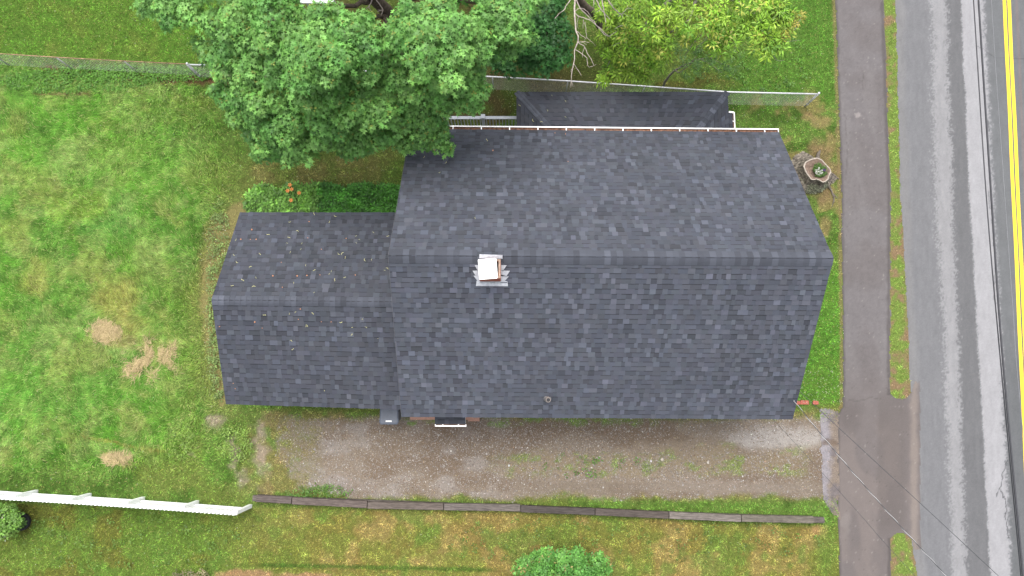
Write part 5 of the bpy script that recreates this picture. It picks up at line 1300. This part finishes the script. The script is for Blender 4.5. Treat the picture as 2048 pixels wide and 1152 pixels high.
for (a, b, lab) in (((505, 996.5), (900, 1012), 'buried lower timber beneath the left end of the edging'), ((901, 1012), (1300, 1028), 'buried lower timber beneath the middle of the edging'), ((1301, 1028), (1649, 1040.5), 'lower timber poking out past the path end of the edging')):
    pa_, pb = Pv(a[0], a[1], .12), Pv(b[0], b[1], .12); mid = (pa_ + pb) / 2; d = pb - pa_
    mb = MB(); L = d.length; mb.box(-L / 2, L / 2, -.085, .085, 0, .13); o = mb.build('edging_timber', timber_mat('weathered_timber', (.11, .095, .085)), None, bevel=.008)
    o.location = (mid.x, mid.y, 0); o.rotation_euler = (0, 0, math.atan2(d.y, d.x)); tag(o, lab, 'timber', 'weathered timbers edging the gravel drive')

# ------------------------------------------------------------------ tree stump planter
sz_ = .52
OUT = [(610, 285), (690, 320), (725, 360), (760, 400), (800, 440), (832, 480), (850, 530), (815, 590), (795, 650), (755, 690), (705, 700), (650, 670), (600, 650), (560, 660), (510, 655), (470, 600), (430, 550), (405, 495), (380, 430), (410, 362), (480, 320), (555, 293)]
OP = [Pv(1560 + a / 8.23, 280 + b / 8.23, sz_) for a, b in OUT]; cS = sum(OP, Vector()) / len(OP)
stp = empty('stump_planter', (cS.x, cS.y, 0), label='cut hollow tree stump planted with flowers beside the east gable', cat='stump')
def sbuild(mb, nm, mat, par=stp, **k):
    o = mb.build(nm, mat, None, **k); o.parent = par; o.matrix_parent_inverse = Matrix.Translation(-Vector(stp.location)) if par is stp else Matrix.Identity(4); return o
nO = len(OP)
def ringpts(fac, z, flare=0, seed=0, jit=0):
    rg = random.Random(seed); r_ = []
    for k, p in enumerate(OP):
        d = Vector((p.x - cS.x, p.y - cS.y, 0)); a = math.atan2(d.y, d.x)
        fl = 1 + flare * (.5 + .8 * max(0, math.cos(a * 3 + .5)) + .9 * max(0, math.cos(a - R(200)))) + rg.uniform(-jit, jit)
        q = cS + d * fac * fl; r_.append(Vector((q.x, q.y, z)))
    return r_
def loft(mb, rs, close_last=False, cols=None):
    i0 = len(mb.v)
    for r_ in rs: mb.v += [tuple(p) for p in r_]
    for k in range(len(rs) - 1):
        for j in range(nO): mb.f.append((i0 + k * nO + j, i0 + k * nO + (j + 1) % nO, i0 + (k + 1) * nO + (j + 1) % nO, i0 + (k + 1) * nO + j))
    if close_last: mb.f.append(tuple(i0 + (len(rs) - 1) * nO + j for j in range(nO)))
mb = MB(); loft(mb, [ringpts(1, 0, .75, 1, .12), ringpts(1, .10, .42, 2, .1), ringpts(1, .25, .16, 3, .06), ringpts(1, .42, .04, 4, .03), ringpts(1.0, sz_ - .01)]); sbuild(mb, 'bark', flat_mat('lichen_bark', (.115, .10, .082), .95, .1, noise=.75, nscale=14, bump=1, bscale=22))
mb = MB(); loft(mb, [ringpts(1.0, sz_ - .01), ringpts(.985, sz_ + .008, 0, 5, .01), ringpts(.90, sz_ + .004, 0, 5, .02)]); sbuild(mb, 'rim', flat_mat('pale_cut_rim', (.27, .235, .20), .9, .1, noise=.3, nscale=20))
mb = MB(); loft(mb, [ringpts(.90, sz_ + .004, 0, 5, .02), ringpts(.78, sz_ - .03, 0, 6, .04), ringpts(.58, sz_ - .08, 0, 7, .06), ringpts(.5, sz_ - .12, 0, 8, .05)], True); sbuild(mb, 'cut_wood', flat_mat('brown_cut_wood', (.145, .105, .082), .9, .15, noise=.35, nscale=14, bump=.5, bscale=40))
n = 420; a = rng.uniform(0, 6.283, n); q = np.sqrt(rng.random(n)) * .205 * (.75 + .5 * vnoise(np.cos(a), np.sin(a), .7, 51))
cf = P(1560 + 655 / 8.23, 280 + 500 / 8.23, sz_); cen = np.stack([cf[0] + q * np.cos(a), cf[1] + q * np.sin(a) * .95, rng.uniform(sz_ - .06, sz_ + .05, n)], -1)
nr = rng.normal(0, .3, (n, 3)); nr[:, 2] = 1; nr /= np.linalg.norm(nr, axis=1, keepdims=True)
p, d, u, s_, c_ = rosettes(cen, nr, rng.uniform(.02, .035, n), S(96, 140, 52) * .42 * np.exp(rng.normal(0, .2, (n, 1))), 4, .2)
o = leaves('planted_leaves', p, d, u, s_, c_, (OVAL, OVAL_F), M_leaf, stp)
def petals(nm, n, cx_, cy_, r_, col, sz0):
    a = rng.uniform(0, 6.283, n); q = np.sqrt(rng.random(n)) * r_
    cen = np.stack([cf[0] + cx_ + q * np.cos(a), cf[1] + cy_ + q * np.sin(a), rng.uniform(sz_ + .03, sz_ + .07, n)], -1)
    p, d, u, s_, c_ = rosettes(cen, np.tile([0, 0, 1.], (n, 1)), np.full(n, sz0), np.tile(np.array(col), (n, 1)), 5, 0, .1)
    leaves(nm, p, d, u, s_, c_, (OVAL, OVAL_F), M_leaf, stp)
petals('white_flowers', 46, -.05, -.04, .12, (.62, .60, .58), .018); petals('purple_flowers', 9, .12, 0.0, .045, (.09, .02, .16), .022)
def P8(a, b, z): return Pv(1560 + a / 8.23, 280 + b / 8.23, z)
mb = MB()
for ch in ([(600, 330, .12, .07), (640, 210, .03, .05), (660, 165, -.02, .02)], [(830, 560, .10, .06), (900, 590, .03, .035), (970, 650, -.01, .015)], [(780, 680, .1, .06), (850, 840, .02, .03), (890, 930, .02, .03), (880, 1020, .01, .022), (850, 1110, -.01, .012)], [(870, 880, .02, .02), (950, 965, -.01, .01)],
           [(430, 420, .15, .08), (300, 340, .05, .06), (210, 300, 0, .03)], [(480, 640, .12, .08), (420, 720, .02, .05)], [(640, 700, .12, .08), (600, 800, .02, .05)]):
    q = wig([(P8(a, b, z_), r_) for a, b, z_, r_ in ch], .04); mb.tube([v for v, _ in q], [r_ for _, r_ in q], 8)
sbuild(mb, 'roots', M_bark, smooth=True)
# pale lichen tufts around the stump foot
n = 1500; a = rng.uniform(R(150), R(330), n); q = rng.uniform(.36, .60, n)
cen = np.stack([cS.x + q * np.cos(a), cS.y + q * np.sin(a), rng.uniform(.05, .36, n) * (1 - (q - .36) / .34)], -1)
p, d, u, s_, c_ = rosettes(cen, np.tile([0, 0, 1.], (n, 1)), rng.uniform(.015, .035, n), np.where(rng.random((n, 1)) < .6, S(178, 184, 150), S(96, 92, 78)) * .42, 4, .2)
leaves('lichen', p, d, u, s_, c_, (OVAL, OVAL_F), M_leaf, stp)

# brick pavers by the corner
def paver(pts, lab):
    mb = MB(); q = [Pv(a, b, .0) for a, b in pts]; mb.prism(q, (0, 0, .055)); o = mb.build('brick_paver', M_brick, None, bevel=.008); tag(o, lab, 'brick', 'red bricks by the house corner')
paver([(1590, 809), (1600, 809), (1600, 802), (1591, 801.5)], 'red brick mostly under the roof edge at the house corner'); paver([(1600.5, 809), (1617, 809), (1616, 801), (1600.5, 800)], 'large red brick in the grass next to the roof corner')
paver([(1624, 809), (1636, 809), (1636, 802), (1625, 801)], 'weathered red brick in the grass nearer the path')

# white panel glimpsed through the maple
mb = MB(); q = [Pv(600, 7, .7), Pv(668, 9, .7), Pv(668, -6, .7), Pv(604, -8, .7)]; mb.prism(q, (0, 0, .04))
for p in q: 
    c_ = p + (sum(q, Vector()) / 4 - p) * .08; mb.box(c_.x - .02, c_.x + .02, c_.y - .02, c_.y + .02, 0, .7)
o = mb.build('garden_table', flat_mat('dull_white_paint', (.42, .42, .43), .6, .3), None); tag(o, 'white garden table glimpsed through the maple leaves at the top edge', 'table')

# ------------------------------------------------------------------ overhead cables
def cable(name, pts, r_, mat, label, group=None, n=6, sub=8):
    q = [Pv(*p) for p in pts]; mb = MB()
    # smooth Catmull-Rom
    out_ = []
    for k in range(len(q) - 1):
        p0, p1, p2, p3 = q[max(k - 1, 0)], q[k], q[k + 1], q[min(k + 2, len(q) - 1)]
        for j in range(sub):
            t_ = j / sub; out_.append(.5 * ((2 * p1) + (p2 - p0) * t_ + (2 * p0 - 5 * p1 + 4 * p2 - p3) * t_ ** 2 + (3 * p1 - p0 - 3 * p2 + p3) * t_ ** 3))
    out_.append(q[-1]); mb.tube(out_, r_, n); o = mb.build(name, mat, None, smooth=True)
    if label: tag(o, label, 'cable', group)
    return o, out_
z1 = 6.6
cable('overhead_cable', [(1925, -330, z1), (1947, 0, z1), (1972, 384, z1), (1999, 700, z1), (2042, 1152, z1), (2080, 1560, z1)], .013, M_cable, 'thinner left line of the black cable pair above the road', 'overhead cables along the road')
cable('overhead_cable', [(1937, -330, z1 + .1), (1957, 0, z1 + .1), (1982, 384, z1 + .1), (2004, 700, z1 + .1), (2046, 1152, z1 + .1), (2082, 1560, z1 + .1)], .022, M_cable, 'thicker right line of the black cable pair above the road', 'overhead cables along the road')
cable('overhead_cable', [(1968, -330, 7.4), (1984, 20, 7.4), (2009, 384, 7.4), (2026, 620, 7.4), (2036, 760, 7.4), (2075, 1152, 7.4), (2110, 1560, 7.4)], .0045, M_cablegrey, 'fine pale grey line nearest the yellow road lines', 'overhead cables along the road')
o, pth = cable('service_cable', [(1588, 802, 3.3), (1594, 809, 3.35), (1640, 866, 3.6), (1700, 938, 3.95), (1790, 1040, 4.5), (1892, 1151, 5.2), (2020, 1290, 6.1), (2090, 1368, 6.6)], .008, M_cable, 'twisted pale and black service cable slanting from the roof corner across the path', sub=14)
mb = MB(); tot = 0; hel = []
fine = []
for a_, b_ in zip(pth[:-1], pth[1:]):
    for j in range(6): fine.append(a_.lerp(b_, j / 6))
for k, p in enumerate(fine):
    if k: tot += (p - fine[k - 1]).length
    ph = tot / .55 * 2 * math.pi; d = (fine[min(k + 1, len(fine) - 1)] - fine[max(k - 1, 0)]).normalized(); s = d.cross(Vector((0, 0, 1))).normalized(); u_ = s.cross(d)
    hel.append(p + (s * math.cos(ph) + u_ * math.sin(ph)) * .010)
mb.tube(hel, .0055, 6); h_ = mb.build('neutral_strand', M_cablelight, None, smooth=True); h_.parent = o
cable('service_cable', [(1580, 762, 3.2), (1601, 784, 3.25), (1637, 818, 3.4), (1760, 932, 3.9), (1880, 1043, 4.5), (1996, 1151, 5.2), (2110, 1257, 6.2)], .0065, M_cable, 'thin black wire slanting to the right of the twisted service cable')
cable('service_cable', [(1540, 832, 2.75), (1574, 869, 2.8), (1640, 941, 3.1), (1712, 1020, 3.5), (1775, 1092, 4.0), (1830, 1152, 4.4), (2060, 1400, 6.4)], .0045, M_cable, 'finest black wire crossing the gravel drive to the left of the twisted cable')

# ------------------------------------------------------------------ fallen seed clusters and leaves on the roofs
def roof_z(px, py):
    """height of whichever roof lies under this pixel"""
    if px >= 1035 and py < 256:   # porch
        z_ = 2.4
        for _ in range(8): p = P(px, py, z_); f_ = min(1, max(0, (A.y - p[1]) / (A.y - pw))); g_ = min(1, max(0, (p[0] - A.x) / in_)); z_ = ZP0 + (ZP1 - ZP0) * min(f_, g_) + .022
        return z_
    if px < 785:
        z_ = 3
        for _ in range(10): p = P(px, py, z_); yy0 = p[1]; z_ = (ZWR - (ZWR - ZWE) * (yy0 - WRL.y) / (WTL.y - WRL.y) if yy0 > WRL.y else ZWR - (ZWR - ZWE) * (WRL.y - yy0) / (WRL.y - WBL.y)) + .022
        if abs(p[1] - WRL.y) < .18: z_ += .03
        return z_
    z_ = 4
    for _ in range(12): p = P(px, py, z_); z_ = float(zsouth(p[1])) + .022
    if abs(p[1] - ry_) < .2: z_ += .04
    return z_
def curl_mesh(kind):
    import bmesh
    bm = bmesh.new(); prev = None; nn_ = 6
    for k in range(nn_ + 1):
        t_ = k / nn_ - .5
        if kind == 0: c_ = Vector((t_ * .09, .05 * (t_ ** 2) * 2 - .01, .012 - .03 * t_ ** 2)); w_ = .007 * (1 - 1.6 * t_ * t_)
        elif kind == 1: c_ = Vector((t_ * .075, .02 * math.sin(t_ * 5), .010)); w_ = .008 * (1 - 2.4 * t_ * t_)
        else: c_ = Vector((t_ * .06, 0, .006 + .05 * t_ ** 2)); w_ = .022 * (1 - 3.2 * t_ * t_) + .002
        a_ = bm.verts.new(c_ + Vector((0, w_, .003))); b_ = bm.verts.new(c_ - Vector((0, w_, 0)))
        if prev: bm.faces.new((prev[0], prev[1], b_, a_))
        prev = (a_, b_)
    me = bpy.data.meshes.new('fallen_leaf'); bm.to_mesh(me); bm.free(); return me
M_pale = flat_mat('pale_yellow_seed', (.36, .35, .17), .7, .2, noise=.2); M_orng = flat_mat('orange_brown_leaf', (.36, .17, .09), .8, .2, noise=.3)
protos = {}
for kk in (0, 1):
    for mt, mm in (('p', M_pale), ('o', M_orng)):
        me = curl_mesh(kk if mt == 'p' else 2); me.materials.append(mm); protos[(kk, mt)] = me
def litter(px, py, kind, lab, grp):
    z_ = roof_z(px, py); me = protos[(random.randint(0, 1), kind)]
    o = link('fallen_leaf' if kind == 'o' else 'seed_cluster', me, None, None, P(px, py, z_ + .006).tolist())
    o.rotation_euler = (random.uniform(-.15, .15), random.uniform(-.1, .1), random.uniform(0, 6.28)); s = random.uniform(.55, 1.1) * (.7 if kind == 'o' else 1); o.scale = (s, s, s)
    tag(o, lab, 'leaf' if kind == 'o' else 'seed cluster', grp)
yel = """622,120 727,131 698,160 499,160 538,205 392,223 496,238 831,230 848,248 918,212 833,265 560,268 487,266 555,296 502,312 230,250 220,325 350,320 235,362 303,385 745,320 763,317 778,338
875,350 910,349 580,377 622,402 697,420 708,407 725,450 775,438 330,439 264,451 213,479 319,483 519,465 622,513 988,393 975,402 1000,231 373,626 498,620 528,612 615,618 583,678 590,680 757,662 862,645
815,687 811,721 880,686 943,740 953,725 507,755 515,798 674,1000 1024,1040 790,988""".split()
for q in yel:
    a, b = (float(v) for v in q.split(',')); px_, py_ = 380 + a / 2.504, 380 + b / 2.504
    if px_ > 779: px_ = 776
    north = py_ < 600
    litter(px_, py_, 'p', 'pale yellow-green seed cluster lying on the %s slope of the lower wing roof' % ('north' if north else 'south'), 'seed clusters on the %s slope of the wing roof' % ('north' if north else 'south'))
for q in "310,198 255,247 303,247 332,247 590,240 782,242 597,158 457,362 415,430 537,430 586,428 651,425 828,426 463,487 658,297 325,661 543,648 553,596 707,660 658,660 895,717 217,968 227,995 362,692 128,684".split():
    a, b = (float(v) for v in q.split(',')); px_, py_ = 380 + a / 2.504, 380 + b / 2.504
    if px_ < 440: px_ += 8
    north = py_ < 600
    litter(px_, py_, 'o', 'small orange-brown leaf lying on the %s slope of the lower wing roof' % ('north' if north else 'south'), 'brown leaves on the %s slope of the wing roof' % ('north' if north else 'south'))
for px_, py_ in ((1039, 211), (1104, 191), (1131, 202), (1095, 221), (1066, 241), (1083, 244), (1131, 234)):
    litter(px_, py_, 'p', 'pale yellow-green seed cluster lying on the porch roof', 'seed clusters on the porch roof')
for px_, py_ in ((974, 280), (825, 303), (848, 314), (892, 325), (879, 345), (950, 436)):
    litter(px_, py_, 'p', 'pale yellow-green seed cluster lying on the main roof', 'seed clusters on the main roof')
for px_, py_ in ((986, 301), (1110, 266), (1131, 268), (1136, 323)):
    litter(px_, py_, 'o', 'tiny orange-brown leaf lying on the main roof', 'brown leaves on the main roof')

# label every mesh-part suffix stays Blender's own; done
